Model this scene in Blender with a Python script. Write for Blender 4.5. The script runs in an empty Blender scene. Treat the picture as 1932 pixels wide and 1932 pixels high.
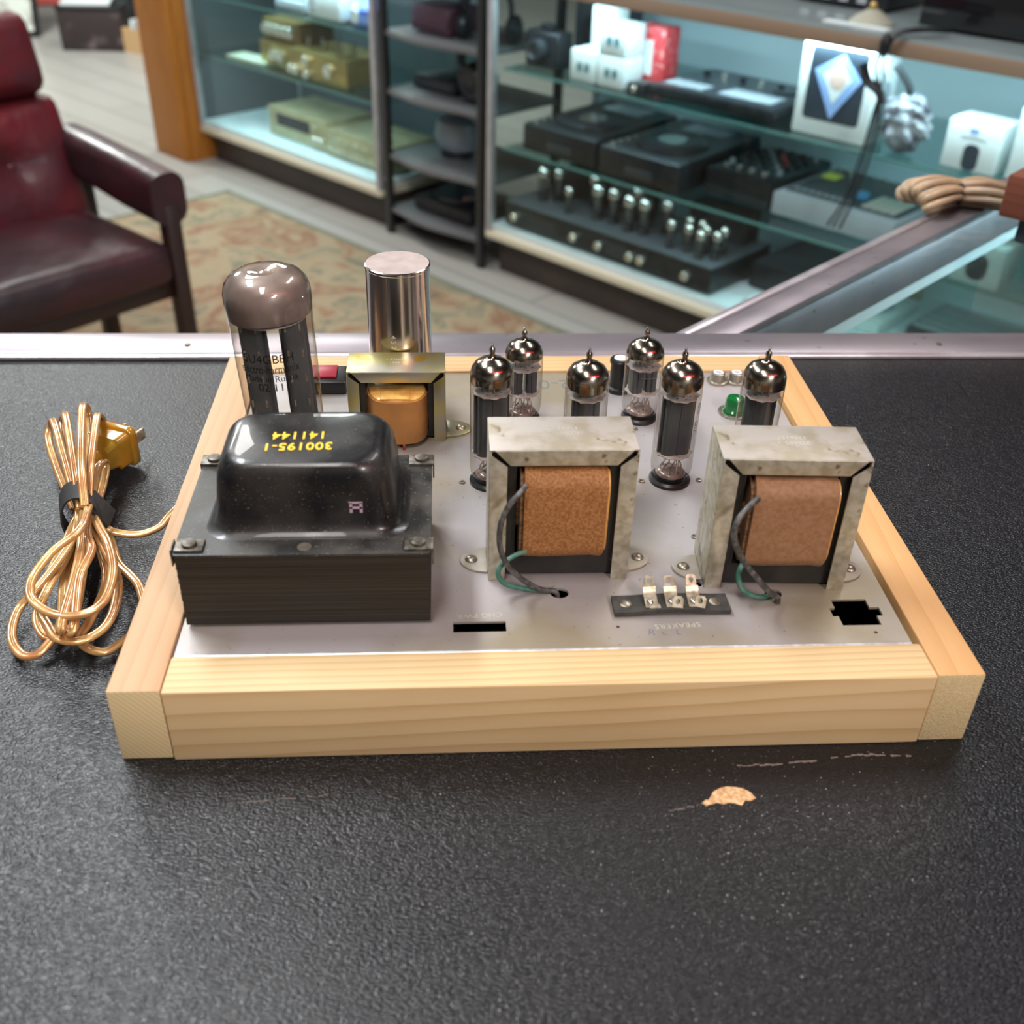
import bpy, bmesh, math, random
from mathutils import Vector, Matrix
random.seed(7)
PI = math.pi
scene = bpy.context.scene
COL = scene.collection

# ------------------------------------------------------------------ camera
FLOOR = -0.98          # the shop floor; z = 0 is the counter top
yaw, pitch, roll = 0.0740, 0.5968, 0.0312
fwd = Vector((math.sin(yaw) * math.cos(pitch), math.cos(yaw) * math.cos(pitch), -math.sin(pitch)))
rt = Vector((math.cos(yaw), -math.sin(yaw), 0)); up = rt.cross(fwd)
r2 = rt * math.cos(roll) + up * math.sin(roll); u2 = -rt * math.sin(roll) + up * math.cos(roll)
cam_d = bpy.data.cameras.new('camera'); cam = bpy.data.objects.new('camera', cam_d); COL.objects.link(cam)
m3 = Matrix((r2, u2, -fwd)).transposed()
cam.matrix_world = Matrix.Translation((0.1148, -0.3121, 0.3360)) @ m3.to_4x4()
cam_d.sensor_width = 36; cam_d.lens = 1991.02 / 1932 * 36; cam_d.clip_start = 0.02; cam_d.clip_end = 60
cam_d.dof.use_dof = True; cam_d.dof.focus_distance = 0.55; cam_d.dof.aperture_fstop = 9.5
scene.camera = cam

# ------------------------------------------------------------------ world, lights, exposure
w = bpy.data.worlds.new('world'); scene.world = w; w.use_nodes = True
w.node_tree.nodes['Background'].inputs[0].default_value = (0.8, 0.85, 1.0, 1)
w.node_tree.nodes['Background'].inputs[1].default_value = 0.15
scene.view_settings.view_transform = 'Standard'; scene.view_settings.look = 'None'
scene.view_settings.exposure = 0.0; scene.view_settings.gamma = 1.0
scene.view_settings.use_curve_mapping = False
scene.cycles.use_denoising = True
scene.cycles.max_bounces = 10; scene.cycles.transparent_max_bounces = 24
scene.cycles.caustics_reflective = False; scene.cycles.caustics_refractive = False
scene.cycles.sample_clamp_indirect = 6.0

CEIL = 1.95
def area(name, loc, size, power, color=(1, 1, 1), target=None, spread=PI):
    d = bpy.data.lights.new(name, 'AREA'); d.shape = 'RECTANGLE'; d.size, d.size_y = size
    d.energy = power; d.color = color; d.spread = spread
    o = bpy.data.objects.new(name, d); COL.objects.link(o); o.location = loc
    if target is not None:
        o.rotation_euler = (Vector(target) - Vector(loc)).to_track_quat('-Z', 'Y').to_euler()
    return o
WARM = (1.0, 0.955, 0.90); COOL = (0.62, 0.90, 1.0)
LK = 1.8
LAMPS = [  # x, y, size x, size y, power, colour : strip lamps hanging under the ceiling
    (-0.85, 1.00, 0.30, 1.25, 30, (0.93, 0.965, 1.0)),
    (-0.20, -0.60, 0.30, 1.25, 13, WARM),
    (1.35, -2.30, 0.40, 1.25, 46, WARM),
    (1.05, 1.35, 0.30, 1.25, 9, (1, 0.97, 0.95)),
    (-0.9, 3.0, 0.30, 1.25, 18, (1, 0.98, 0.95)),
    (-2.3, 5.2, 0.60, 1.25, 85, (0.95, 1.0, 0.97)),
    (-0.6, 5.6, 0.60, 1.25, 30, (0.95, 1.0, 0.97)),
]
for i, (lx, ly, sx, sy, pw, lc) in enumerate(LAMPS):
    area('ceiling_lamp_light', (lx, ly, CEIL - 0.085), (sx, sy), pw * LK, lc)

# ------------------------------------------------------------------ helpers
def tag(o, label=None, cat=None, group=None, kind=None):
    if label: o['label'] = label
    if cat: o['category'] = cat
    if group: o['group'] = group
    if kind: o['kind'] = kind
    return o
def thing(name, label, cat, loc=(0, 0, 0), rz=0.0, group=None, rot=None):
    o = bpy.data.objects.new(name, None); COL.objects.link(o); o.empty_display_size = 0.02
    o.location = loc; o.rotation_euler = rot if rot else (0, 0, rz)
    return tag(o, label, cat, group)

class B:
    """collects shapes into one bmesh; build() links them as one object"""
    def __init__(s): s.bm = bmesh.new()
    def _m(s, t, M=None, mi=0):
        if M is not None: bmesh.ops.transform(t, matrix=M, verts=t.verts)
        for f in t.faces: f.material_index = mi
        me = bpy.data.meshes.new('t'); t.to_mesh(me); t.free(); s.bm.from_mesh(me); bpy.data.meshes.remove(me)
        return s
    def box(s, x0, x1, y0, y1, z0, z1, bev=0, seg=2, mi=0, M=None):
        t = bmesh.new(); bmesh.ops.create_cube(t, size=1)
        for v in t.verts:
            v.co = Vector(((x0 + x1) / 2 + v.co.x * (x1 - x0), (y0 + y1) / 2 + v.co.y * (y1 - y0), (z0 + z1) / 2 + v.co.z * (z1 - z0)))
        if bev > 0: bmesh.ops.bevel(t, geom=list(t.edges), offset=bev, segments=seg, profile=0.5, affect='EDGES')
        return s._m(t, M, mi)
    def cyl(s, p0, p1, r, seg=20, r2=None, mi=0, bev=0, M=None):
        p0, p1 = Vector(p0), Vector(p1); t = bmesh.new(); L = (p1 - p0).length
        bmesh.ops.create_cone(t, cap_ends=True, segments=seg, radius1=r, radius2=r if r2 is None else r2, depth=L)
        if bev > 0:
            es = [e for e in t.edges if abs(e.verts[0].co.z - e.verts[1].co.z) < 1e-9 and e.verts[0].co.z > 0]
            bmesh.ops.bevel(t, geom=es, offset=bev, segments=2, profile=0.5, affect='EDGES')
        q = (p1 - p0).to_track_quat('Z', 'Y').to_matrix().to_4x4()
        X = Matrix.Translation((p0 + p1) / 2) @ q
        return s._m(t, X if M is None else M @ X, mi)
    def lathe(s, prof, seg=32, o=(0, 0, 0), mi=0, M=None, sx=1, sy=1, ang=2 * PI, jit=None):
        t = bmesh.new(); rings = []
        for k, (r, z) in enumerate(prof):
            if r < 1e-7: rings.append([t.verts.new((o[0], o[1], o[2] + z))])
            else:
                rings.append([t.verts.new((o[0] + sx * r * math.cos(ang * i / seg), o[1] + sy * r * math.sin(ang * i / seg), o[2] + z + (jit(i) if jit and k == 0 else 0))) for i in range(seg)])
        for a, b in zip(rings, rings[1:]):
            for i in range(seg):
                j = (i + 1) % seg
                if len(a) == 1 and len(b) == 1: continue
                if len(a) == 1: t.faces.new((a[0], b[j], b[i])) if False else t.faces.new((a[0], b[i], b[j]))
                elif len(b) == 1: t.faces.new((a[j], a[i], b[0]))
                else: t.faces.new((a[i], b[i], b[j], a[j]))
        bmesh.ops.recalc_face_normals(t, faces=t.faces)
        return s._m(t, M, mi)
    def loft(s, rings, mi=0, M=None, cap=True):
        t = bmesh.new(); R = [[t.verts.new(p) for p in ring] for ring in rings]; n = len(R[0])
        for a, b in zip(R, R[1:]):
            for i in range(n):
                j = (i + 1) % n; t.faces.new((a[i], a[j], b[j], b[i]))
        if cap: t.faces.new(R[0][::-1]); t.faces.new(R[-1])
        bmesh.ops.recalc_face_normals(t, faces=t.faces)
        return s._m(t, M, mi)
    def prism(s, poly, z0, z1, holes=(), mi=0, M=None, bev=0):
        t = bmesh.new(); es = []
        for lp in [poly] + list(holes):
            vs = [t.verts.new((x, y, z1)) for x, y in lp]
            es += [t.edges.new((vs[i], vs[(i + 1) % len(vs)])) for i in range(len(vs))]
        if holes: bmesh.ops.triangle_fill(t, use_beauty=True, use_dissolve=False, edges=es)
        else: t.faces.new(list(t.verts))
        r = bmesh.ops.extrude_face_region(t, geom=list(t.faces))
        vs = [v for v in r['geom'] if isinstance(v, bmesh.types.BMVert)]
        for v in vs: v.co.z = z0
        bmesh.ops.recalc_face_normals(t, faces=t.faces)
        if bev > 0:
            es = [e for e in t.edges if len(e.link_faces) == 2 and e.calc_face_angle(0) > 0.6]
            bmesh.ops.bevel(t, geom=es, offset=bev, segments=2, profile=0.5, affect='EDGES')
        return s._m(t, M, mi)
    def sweep(s, pts, prof, mi=0, closed=False, res=6, M=None, upv=(0, 0, 1), scale=None, fixed=True):
        P = spline(pts, res, closed); n = len(P); rings = []; upv = Vector(upv); side = None
        for i, p in enumerate(P):
            a = P[(i - 1) % n] if closed or i > 0 else P[i]; b = P[(i + 1) % n] if closed or i < n - 1 else P[i]
            tg = (b - a).normalized()
            if side is None or (fixed and abs(tg.dot(upv)) < 0.9): 
                nn = tg.cross(upv)
                if nn.length < 1e-3: nn = tg.cross(Vector((1, 0, 0)))
                nn.normalize()
                if side is not None and nn.dot(side) < 0: nn = -nn
            else: nn = (side - tg * side.dot(tg)).normalized()
            side = nn; bn = nn.cross(tg)
            k = scale(i / max(1, n - 1)) if scale else 1
            rings.append([p + nn * (x * k) + bn * (y * k) for x, y in prof])
        if closed: rings.append(rings[0])
        return s.loft(rings, mi, M, cap=not closed)
    def tube(s, pts, r, seg=10, **k):
        return s.sweep(pts, [(r * math.cos(2 * PI * i / seg), r * math.sin(2 * PI * i / seg)) for i in range(seg)], **k)
    def ball(s, c, r, sub=2, mi=0, sc=(1, 1, 1), M=None):
        t = bmesh.new(); bmesh.ops.create_icosphere(t, subdivisions=sub, radius=r)
        X = Matrix.Translation(c) @ Matrix.Diagonal((*sc, 1))
        return s._m(t, X if M is None else M @ X, mi)
    def text(s, txt, size, M, depth=0.0002, mi=0, align='CENTER', fn=None, sp=1.0, sx=1.0, bold=0.0):
        c = bpy.data.curves.new('t', 'FONT'); c.body = txt; c.size = size; c.align_x = align; c.align_y = 'CENTER'
        c.extrude = depth / 2; c.offset = bold; c.resolution_u = 3; c.space_character = sp
        o = bpy.data.objects.new('t', c); COL.objects.link(o)
        me = bpy.data.meshes.new_from_object(o.evaluated_get(bpy.context.evaluated_depsgraph_get()))
        bpy.data.objects.remove(o); bpy.data.curves.remove(c)
        t = bmesh.new(); t.from_mesh(me); bpy.data.meshes.remove(me)
        for v in t.verts: v.co.x *= sx
        if fn:
            bmesh.ops.subdivide_edges(t, edges=[e for e in t.edges if e.calc_length() > size * 0.25], cuts=1)
            for v in t.verts: v.co = fn(v.co)
        return s._m(t, M, mi)
    def build(s, name, mat, parent=None, ang=35, label=None, kind=None, flat=False):
        me = bpy.data.meshes.new(name); s.bm.to_mesh(me); s.bm.free()
        for m in (mat if isinstance(mat, (list, tuple)) else [mat]): me.materials.append(m)
        if not flat:
            me.shade_smooth(); me.set_sharp_from_angle(angle=math.radians(ang))
        o = bpy.data.objects.new(name, me); COL.objects.link(o)
        if parent is not None: o.parent = parent
        return tag(o, label, kind=kind)

def spline(pts, res=6, closed=False):
    P = [Vector(p) for p in pts]; n = len(P)
    if res <= 1 or n < 3: return P
    out = []
    rng = range(n) if closed else range(n - 1)
    for i in rng:
        p1, p2 = P[i], P[(i + 1) % n]
        p0 = P[i - 1] if (closed or i > 0) else p1 * 2 - p2
        p3 = P[(i + 2) % n] if (closed or i < n - 2) else p2 * 2 - p1
        for k in range(res):
            t = k / res
            out.append(0.5 * ((2 * p1) + (p2 - p0) * t + (2 * p0 - 5 * p1 + 4 * p2 - p3) * t * t + (-p0 + 3 * p1 - 3 * p2 + p3) * t ** 3))
    if not closed: out.append(P[-1])
    return out
def rrect(cx, cy, hx, hy, r, n=6):
    r = min(r, hx * 0.999, hy * 0.999); out = []
    for qx, qy, a0 in ((1, 1, 0), (-1, 1, 90), (-1, -1, 180), (1, -1, 270)):
        for k in range(n + 1):
            a = math.radians(a0 + 90 * k / n)
            out.append((cx + qx * (hx - r) + r * math.cos(a), cy + qy * (hy - r) + r * math.sin(a)))
    return out
def circ(cx, cy, r, n=20, ry=None): return [(cx + r * math.cos(2 * PI * i / n), cy + (ry or r) * math.sin(2 * PI * i / n)) for i in range(n)]
def copy_tree(o, parent=None):
    c = o.copy(); COL.objects.link(c)
    if parent is not None: c.parent = parent
    for ch in list(o.children): copy_tree(ch, c)
    return c

# ------------------------------------------------------------------ materials
def mat(name, base=(0.5, 0.5, 0.5), rough=0.5, metal=0.0, coat=0.0, emit=None, es=1.0, c2=None, nscale=40, nlo=0.4, nhi=0.6,
        bump=0.0, bscale=200, bdist=0.0005, spec=0.5, speck=None, speck_scale=400, speck_t=0.66, rough2=None, detail=4, stretch=None):
    m = bpy.data.materials.new(name); m.use_nodes = True; nt = m.node_tree; N = nt.nodes; L = nt.links
    b = N['Principled BSDF']; b.inputs['Base Color'].default_value = (*base, 1); b.inputs['Roughness'].default_value = rough
    b.inputs['Metallic'].default_value = metal; b.inputs['Coat Weight'].default_value = coat; b.inputs['Specular IOR Level'].default_value = spec
    if emit: b.inputs['Emission Color'].default_value = (*emit, 1); b.inputs['Emission Strength'].default_value = es
    tc = N.new('ShaderNodeTexCoord'); vec = tc.outputs['Object']
    if stretch:
        mp = N.new('ShaderNodeMapping'); mp.inputs['Scale'].default_value = stretch; L.new(vec, mp.inputs[0]); vec = mp.outputs[0]
    col = None
    if c2 is not None:
        n = N.new('ShaderNodeTexNoise'); n.inputs['Scale'].default_value = nscale; n.inputs['Detail'].default_value = detail; L.new(vec, n.inputs['Vector'])
        r = N.new('ShaderNodeMapRange'); r.inputs[1].default_value = nlo; r.inputs[2].default_value = nhi; L.new(n.outputs['Fac'], r.inputs[0])
        mx = N.new('ShaderNodeMix'); mx.data_type = 'RGBA'; L.new(r.outputs[0], mx.inputs[0])
        mx.inputs[6].default_value = (*base, 1); mx.inputs[7].default_value = (*c2, 1); col = mx.outputs[2]
        if rough2 is not None:
            mr = N.new('ShaderNodeMapRange'); mr.inputs[3].default_value = rough; mr.inputs[4].default_value = rough2; L.new(r.outputs[0], mr.inputs[0]); L.new(mr.outputs[0], b.inputs['Roughness'])
    if speck is not None:
        n = N.new('ShaderNodeTexNoise'); n.inputs['Scale'].default_value = speck_scale; n.inputs['Detail'].default_value = 3; L.new(vec, n.inputs['Vector'])
        r = N.new('ShaderNodeMapRange'); r.inputs[1].default_value = speck_t; r.inputs[2].default_value = speck_t + 0.04; L.new(n.outputs['Fac'], r.inputs[0])
        mx = N.new('ShaderNodeMix'); mx.data_type = 'RGBA'; L.new(r.outputs[0], mx.inputs[0])
        if col is not None: L.new(col, mx.inputs[6])
        else: mx.inputs[6].default_value = (*base, 1)
        mx.inputs[7].default_value = (*speck, 1); col = mx.outputs[2]
    if col is not None: L.new(col, b.inputs['Base Color'])
    if bump > 0:
        n = N.new('ShaderNodeTexNoise'); n.inputs['Scale'].default_value = bscale; n.inputs['Detail'].default_value = 3; L.new(vec, n.inputs['Vector'])
        bp = N.new('ShaderNodeBump'); bp.inputs['Strength'].default_value = bump; bp.inputs['Distance'].default_value = bdist
        L.new(n.outputs['Fac'], bp.inputs['Height']); L.new(bp.outputs[0], b.inputs['Normal'])
    return m

def wood(name, light, dark, axis='x', theta=20, period=0.003, rough=0.55, warp=0.004, off=0.0, fine=0.25, pore=None):
    m = bpy.data.materials.new(name); m.use_nodes = True; nt = m.node_tree; N = nt.nodes; L = nt.links; b = N['Principled BSDF']
    def mth(op, a, c=None):
        n = N.new('ShaderNodeMath'); n.operation = op
        for i, v in enumerate((a, c)):
            if v is None: continue
            if isinstance(v, (int, float)): n.inputs[i].default_value = v
            else: L.new(v, n.inputs[i])
        return n.outputs[0]
    tc = N.new('ShaderNodeTexCoord'); sp = N.new('ShaderNodeSeparateXYZ'); L.new(tc.outputs['Object'], sp.inputs[0])
    along, cross = (sp.outputs[0], sp.outputs[1]) if axis == 'x' else (sp.outputs[1], sp.outputs[0])
    if axis == 'z': along, cross, third = sp.outputs[2], sp.outputs[0], sp.outputs[1]
    else: third = sp.outputs[2]
    th = math.radians(theta)
    mp = N.new('ShaderNodeMapping'); mp.inputs['Scale'].default_value = {'x': (0.12, 1, 1), 'y': (1, 0.12, 1), 'z': (1, 1, 0.12)}[axis]
    L.new(tc.outputs['Object'], mp.inputs[0])
    n1 = N.new('ShaderNodeTexNoise'); n1.inputs['Scale'].default_value = 40; n1.inputs['Detail'].default_value = 1.5; L.new(mp.outputs[0], n1.inputs['Vector'])
    r = mth('ADD', mth('MULTIPLY', cross, math.cos(th)), mth('MULTIPLY', third, math.sin(th)))
    r = mth('ADD', r, mth('MULTIPLY', along, -0.016))
    r = mth('ADD', r, mth('MULTIPLY', mth('SUBTRACT', n1.outputs['Fac'], 0.5), warp * 2))
    ph = mth('FRACT', mth('DIVIDE', mth('ADD', r, 10 + off), period))
    ring = mth('POWER', ph, 2.6)                     # slow rise, sharp late-wood edge
    mp2 = N.new('ShaderNodeMapping'); mp2.inputs['Scale'].default_value = {'x': (0.03, 1, 1), 'y': (1, 0.03, 1), 'z': (1, 1, 0.03)}[axis]
    L.new(tc.outputs['Object'], mp2.inputs[0])
    n2 = N.new('ShaderNodeTexNoise'); n2.inputs['Scale'].default_value = 1800; n2.inputs['Detail'].default_value = 3; L.new(mp2.outputs[0], n2.inputs['Vector'])
    n3 = N.new('ShaderNodeTexNoise'); n3.inputs['Scale'].default_value = 9; L.new(tc.outputs['Object'], n3.inputs['Vector'])
    fac = mth('ADD', mth('MULTIPLY', ring, 0.62), mth('MULTIPLY', mth('SUBTRACT', n2.outputs['Fac'], 0.5), fine * 2))
    fac = mth('ADD', fac, mth('MULTIPLY', mth('SUBTRACT', n3.outputs['Fac'], 0.5), 0.7))
    cl = N.new('ShaderNodeClamp'); L.new(fac, cl.inputs[0])
    mx = N.new('ShaderNodeMix'); mx.data_type = 'RGBA'; L.new(cl.outputs[0], mx.inputs[0]); mx.inputs[6].default_value = (*light, 1); mx.inputs[7].default_value = (*dark, 1)
    L.new(mx.outputs[2], b.inputs['Base Color']); b.inputs['Roughness'].default_value = rough; b.inputs['Specular IOR Level'].default_value = 0.35
    bp = N.new('ShaderNodeBump'); bp.inputs['Strength'].default_value = 0.25; bp.inputs['Distance'].default_value = 0.0003
    L.new(n2.outputs['Fac'], bp.inputs['Height']); L.new(bp.outputs[0], b.inputs['Normal'])
    return m

def glass(name, tint=(0.97, 0.98, 0.97), edge=(0.55, 0.5, 0.42), ior=1.5, rough=0.02, edgepow=0.35):
    m = bpy.data.materials.new(name); m.use_nodes = True; nt = m.node_tree; N = nt.nodes; L = nt.links
    N.remove(N['Principled BSDF']); out = N['Material Output']
    tr = N.new('ShaderNodeBsdfTransparent'); gl = N.new('ShaderNodeBsdfGlossy'); gl.inputs['Roughness'].default_value = rough
    lw = N.new('ShaderNodeLayerWeight'); lw.inputs['Blend'].default_value = edgepow
    mc = N.new('ShaderNodeMix'); mc.data_type = 'RGBA'; L.new(lw.outputs['Facing'], mc.inputs[0]); mc.inputs[6].default_value = (*tint, 1); mc.inputs[7].default_value = (*edge, 1)
    L.new(mc.outputs[2], tr.inputs[0])
    f0 = ((ior - 1) / (ior + 1)) ** 2
    l2 = N.new('ShaderNodeLayerWeight'); l2.inputs['Blend'].default_value = 0.5
    pw = N.new('ShaderNodeMath'); pw.operation = 'POWER'; pw.inputs[1].default_value = 5; L.new(l2.outputs['Facing'], pw.inputs[0])
    fm = N.new('ShaderNodeMath'); fm.operation = 'MULTIPLY_ADD'; fm.inputs[1].default_value = 1 - f0; fm.inputs[2].default_value = f0; L.new(pw.outputs[0], fm.inputs[0])
    mx = N.new('ShaderNodeMixShader'); L.new(fm.outputs[0], mx.inputs[0]); L.new(tr.outputs[0], mx.inputs[1]); L.new(gl.outputs[0], mx.inputs[2])
    L.new(mx.outputs[0], out.inputs['Surface'])
    return m

M = {}
M['pine_front'] = wood('pine_front', (0.72, 0.535, 0.295), (0.49, 0.30, 0.115), 'x', 24, 0.0036, warp=0.0028, off=0.001, fine=0.13)
M['pine_back'] = wood('pine_back', (0.66, 0.44, 0.22), (0.50, 0.29, 0.11), 'x', 35, 0.004, warp=0.003, off=0.002)
M['pine_left'] = wood('pine_left', (0.60, 0.385, 0.22), (0.50, 0.30, 0.155), 'y', 50, 0.0040, warp=0.002, fine=0.22)
M['pine_right'] = wood('pine_right', (0.64, 0.375, 0.165), (0.53, 0.285, 0.10), 'y', 65, 0.0055, warp=0.004, off=0.003, fine=0.3)
M['pine_end'] = wood('pine_end', (0.74, 0.60, 0.34), (0.46, 0.34, 0.15), 'y', 40, 0.0019, warp=0.0012, fine=0.0, rough=0.8)
M['pine_end2'] = mat('pine_end_pale', (0.70, 0.56, 0.32), 0.8, c2=(0.58, 0.45, 0.23), nscale=1500, bump=0.6, bscale=900, bdist=0.0006)
M['chassis'] = mat('chassis_metal', (0.44, 0.41, 0.415), 0.46, 0.35, c2=(0.33, 0.285, 0.205), nscale=11, nlo=0.46, nhi=0.62, detail=9, bump=0.15, bscale=700, bdist=0.0003, speck=(0.24, 0.20, 0.145), speck_scale=420, speck_t=0.70)
M['chassis_edge'] = mat('chassis_edge', (0.82, 0.82, 0.86), 0.35, 0.5, c2=(0.6, 0.6, 0.62), nscale=200)
M['galv'] = mat('galvanised_steel', (0.58, 0.55, 0.45), 0.42, 0.5, c2=(0.40, 0.37, 0.265), nscale=190, nlo=0.40, nhi=0.62, detail=9, bump=0.3, bscale=900, bdist=0.0002, speck=(0.20, 0.165, 0.09), speck_scale=85, speck_t=0.63)
M['galv_top'] = mat('galvanised_top', (0.47, 0.43, 0.385), 0.5, 0.4, c2=(0.37, 0.325, 0.245), nscale=75, nlo=0.44, nhi=0.62, detail=9, bump=0.2, bscale=1200, bdist=0.0002, speck=(0.20, 0.155, 0.075), speck_scale=70, speck_t=0.635)
M['gold_steel'] = mat('yellow_zinc_steel', (0.50, 0.43, 0.16), 0.35, 0.75, c2=(0.42, 0.40, 0.32), nscale=60, detail=6, speck=(0.55, 0.36, 0.06), speck_scale=90, speck_t=0.62, bump=0.1, bscale=800, bdist=0.0002)
M['lamin'] = mat('laminated_core', (0.018, 0.015, 0.011), 0.6, 0.2, c2=(0.040, 0.033, 0.024), nscale=6, stretch=(1, 1, 330), nlo=0.40, nhi=0.6, speck=(0.11, 0.10, 0.08), speck_scale=4, speck_t=0.8, bump=0.0)
M['core'] = mat('core_steel', (0.022, 0.021, 0.019), 0.5, 0.3, c2=(0.034, 0.032, 0.028), nscale=90, speck=(0.16, 0.15, 0.12), speck_scale=500, speck_t=0.72)
M['enamel'] = mat('dusty_black_enamel', (0.009, 0.009, 0.010), 0.30, 0.0, coat=0.25, c2=(0.030, 0.028, 0.026), nscale=45, nlo=0.42, nhi=0.68, detail=10, rough2=0.5, speck=(0.13, 0.12, 0.10), speck_scale=1100, speck_t=0.655)
M['enamel_dust'] = mat('dusty_black_flange', (0.018, 0.018, 0.018), 0.42, 0.1, c2=(0.075, 0.071, 0.063), nscale=60, nlo=0.42, nhi=0.68, detail=10, rough2=0.6, speck=(0.17, 0.16, 0.13), speck_scale=900, speck_t=0.65)
M['bolt'] = mat('worn_bolt', (0.20, 0.18, 0.15), 0.45, 0.7, c2=(0.09, 0.08, 0.065), nscale=350, detail=5)
M['rivet'] = mat('rivet', (0.42, 0.38, 0.32), 0.35, 0.8, c2=(0.33, 0.30, 0.24), nscale=250)
M['paper'] = mat('brown_kraft_wrap', (0.27, 0.105, 0.028), 0.62, c2=(0.44, 0.22, 0.09), nscale=900, nlo=0.38, nhi=0.68, detail=4, bump=0.3, bscale=500, bdist=0.0003, spec=0.35)
M['paper2'] = mat('dull_brown_wrap', (0.28, 0.140, 0.065), 0.60, c2=(0.36, 0.200, 0.11), nscale=500, nlo=0.35, nhi=0.7, detail=5, bump=0.2, bscale=300, bdist=0.0003, spec=0.35)
M['choke_wrap'] = mat('amber_wrap', (0.46, 0.20, 0.05), 0.5, c2=(0.33, 0.15, 0.045), nscale=70, nlo=0.35, nhi=0.7, detail=5)
M['choke_end'] = mat('golden_winding', (0.85, 0.50, 0.13), 0.4, c2=(0.65, 0.33, 0.08), nscale=160, coat=0.3)
M['coil_side'] = mat('winding_side', (0.10, 0.045, 0.02), 0.7, c2=(0.22, 0.12, 0.05), nscale=150, stretch=(1, 1, 6))
M['yellow'] = mat('yellow_ink', (0.95, 0.66, 0.05), 0.5)
M['dark_ink'] = mat('dark_ink', (0.015, 0.015, 0.016), 0.5)
M['stamp'] = mat('grey_stamp', (0.15, 0.15, 0.16), 0.6)
M['emboss'] = mat('embossed_metal', (0.75, 0.73, 0.62), 0.3, 0.5)
M['pencil'] = mat('pencil_ink', (0.18, 0.18, 0.26), 0.6)
M['tube_glass'] = glass('tube_glass', (0.985, 0.985, 0.98), (0.50, 0.46, 0.40), 1.38, 0.015, 0.30)
M['getter'] = mat('getter_mirror', (0.46, 0.42, 0.37), 0.20, 1.0, c2=(0.30, 0.26, 0.21), nscale=120)
M['getter_dust'] = mat('dusty_getter', (0.34, 0.265, 0.235), 0.42, 0.25, c2=(0.25, 0.19, 0.165), nscale=70, coat=0.9)
M['plate'] = mat('anode_plate', (0.085, 0.092, 0.098), 0.38, 0.5, c2=(0.12, 0.13, 0.135), nscale=60)
M['plate_light'] = mat('grey_anode', (0.17, 0.18, 0.185), 0.4, 0.4, c2=(0.13, 0.14, 0.145), nscale=60)
M['stem'] = mat('tube_stem', (0.45, 0.36, 0.33), 0.25, 0.0, coat=0.5, c2=(0.22, 0.16, 0.14), nscale=260)
M['mica'] = mat('mica', (0.62, 0.55, 0.52), 0.35, c2=(0.45, 0.40, 0.38), nscale=200)
M['lead'] = mat('tube_leads', (0.55, 0.50, 0.44), 0.25, 0.9)
M['copper_rod'] = mat('copper_rod', (0.60, 0.30, 0.18), 0.25, 0.9)
M['black_plastic'] = mat('black_plastic', (0.012, 0.012, 0.013), 0.35)
M['can'] = mat('polished_can', (0.76, 0.70, 0.66), 0.16, 1.0, c2=(0.70, 0.62, 0.56), nscale=25, bump=0.05, bscale=60, bdist=0.0008, stretch=(1, 1, 0.15))
M['can_top'] = mat('dusty_can_top', (0.45, 0.365, 0.345), 0.65, 0.1, c2=(0.37, 0.30, 0.28), nscale=80, speck=(0.25, 0.2, 0.17), speck_scale=90, speck_t=0.72)
M['wire_grey'] = mat('grey_wire', (0.045, 0.045, 0.046), 0.45, c2=(0.13, 0.125, 0.12), nscale=300, nlo=0.45, nhi=0.62)
M['wire_green'] = mat('green_wire', (0.03, 0.16, 0.12), 0.5, c2=(0.10, 0.22, 0.17), nscale=250)
M['wire_red'] = mat('red_wire', (0.25, 0.03, 0.03), 0.5)
M['phenolic'] = mat('black_phenolic', (0.035, 0.035, 0.034), 0.6, c2=(0.06, 0.058, 0.052), nscale=200)
M['lug'] = mat('tinned_lug', (0.60, 0.56, 0.45), 0.42, 0.6, c2=(0.40, 0.33, 0.22), nscale=350, bump=0.2, bscale=900, bdist=0.0003)
M['solder'] = mat('solder', (0.70, 0.67, 0.66), 0.22, 0.9)
M['green_jewel'] = mat('green_jewel', (0.006, 0.13, 0.03), 0.15, coat=0.5)
M['red_rocker'] = mat('red_rocker', (0.32, 0.02, 0.04), 0.35)
M['white_plastic'] = mat('white_plastic', (0.75, 0.75, 0.74), 0.35)
M['cord'] = mat('copper_zip_cord', (0.52, 0.225, 0.075), 0.26, 0.35, coat=0.9, c2=(0.72, 0.44, 0.17), nscale=45, nlo=0.38, nhi=0.62, bump=0.4, bscale=260, bdist=0.0004, spec=0.7)
M['plug'] = mat('amber_plug', (0.62, 0.28, 0.02), 0.18, 0.0, coat=0.8, c2=(0.38, 0.24, 0.03), nscale=50)
M['plug'].node_tree.nodes['Principled BSDF'].inputs['Transmission Weight'].default_value = 0.35
M['strap'] = mat('black_hook_tape', (0.020, 0.020, 0.021), 0.7, c2=(0.035, 0.035, 0.036), nscale=8, stretch=(200, 200, 20))
M['alu'] = mat('worn_aluminium_trim', (0.42, 0.37, 0.40), 0.36, 0.7, c2=(0.27, 0.25, 0.28), nscale=14, nlo=0.38, nhi=0.7, detail=7, stretch=(0.5, 1, 1), speck=(0.12, 0.10, 0.10), speck_scale=160, speck_t=0.70)
M['alu_light'] = mat('bright_trim', (0.72, 0.70, 0.74), 0.30, 0.7, c2=(0.55, 0.5, 0.54), nscale=20)
M['case_alu'] = mat('case_frame', (0.50, 0.50, 0.52), 0.4, 0.5, c2=(0.42, 0.42, 0.43), nscale=20)
M['case_rail'] = mat('bronze_rail', (0.33, 0.24, 0.17), 0.4, 0.3)
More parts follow.
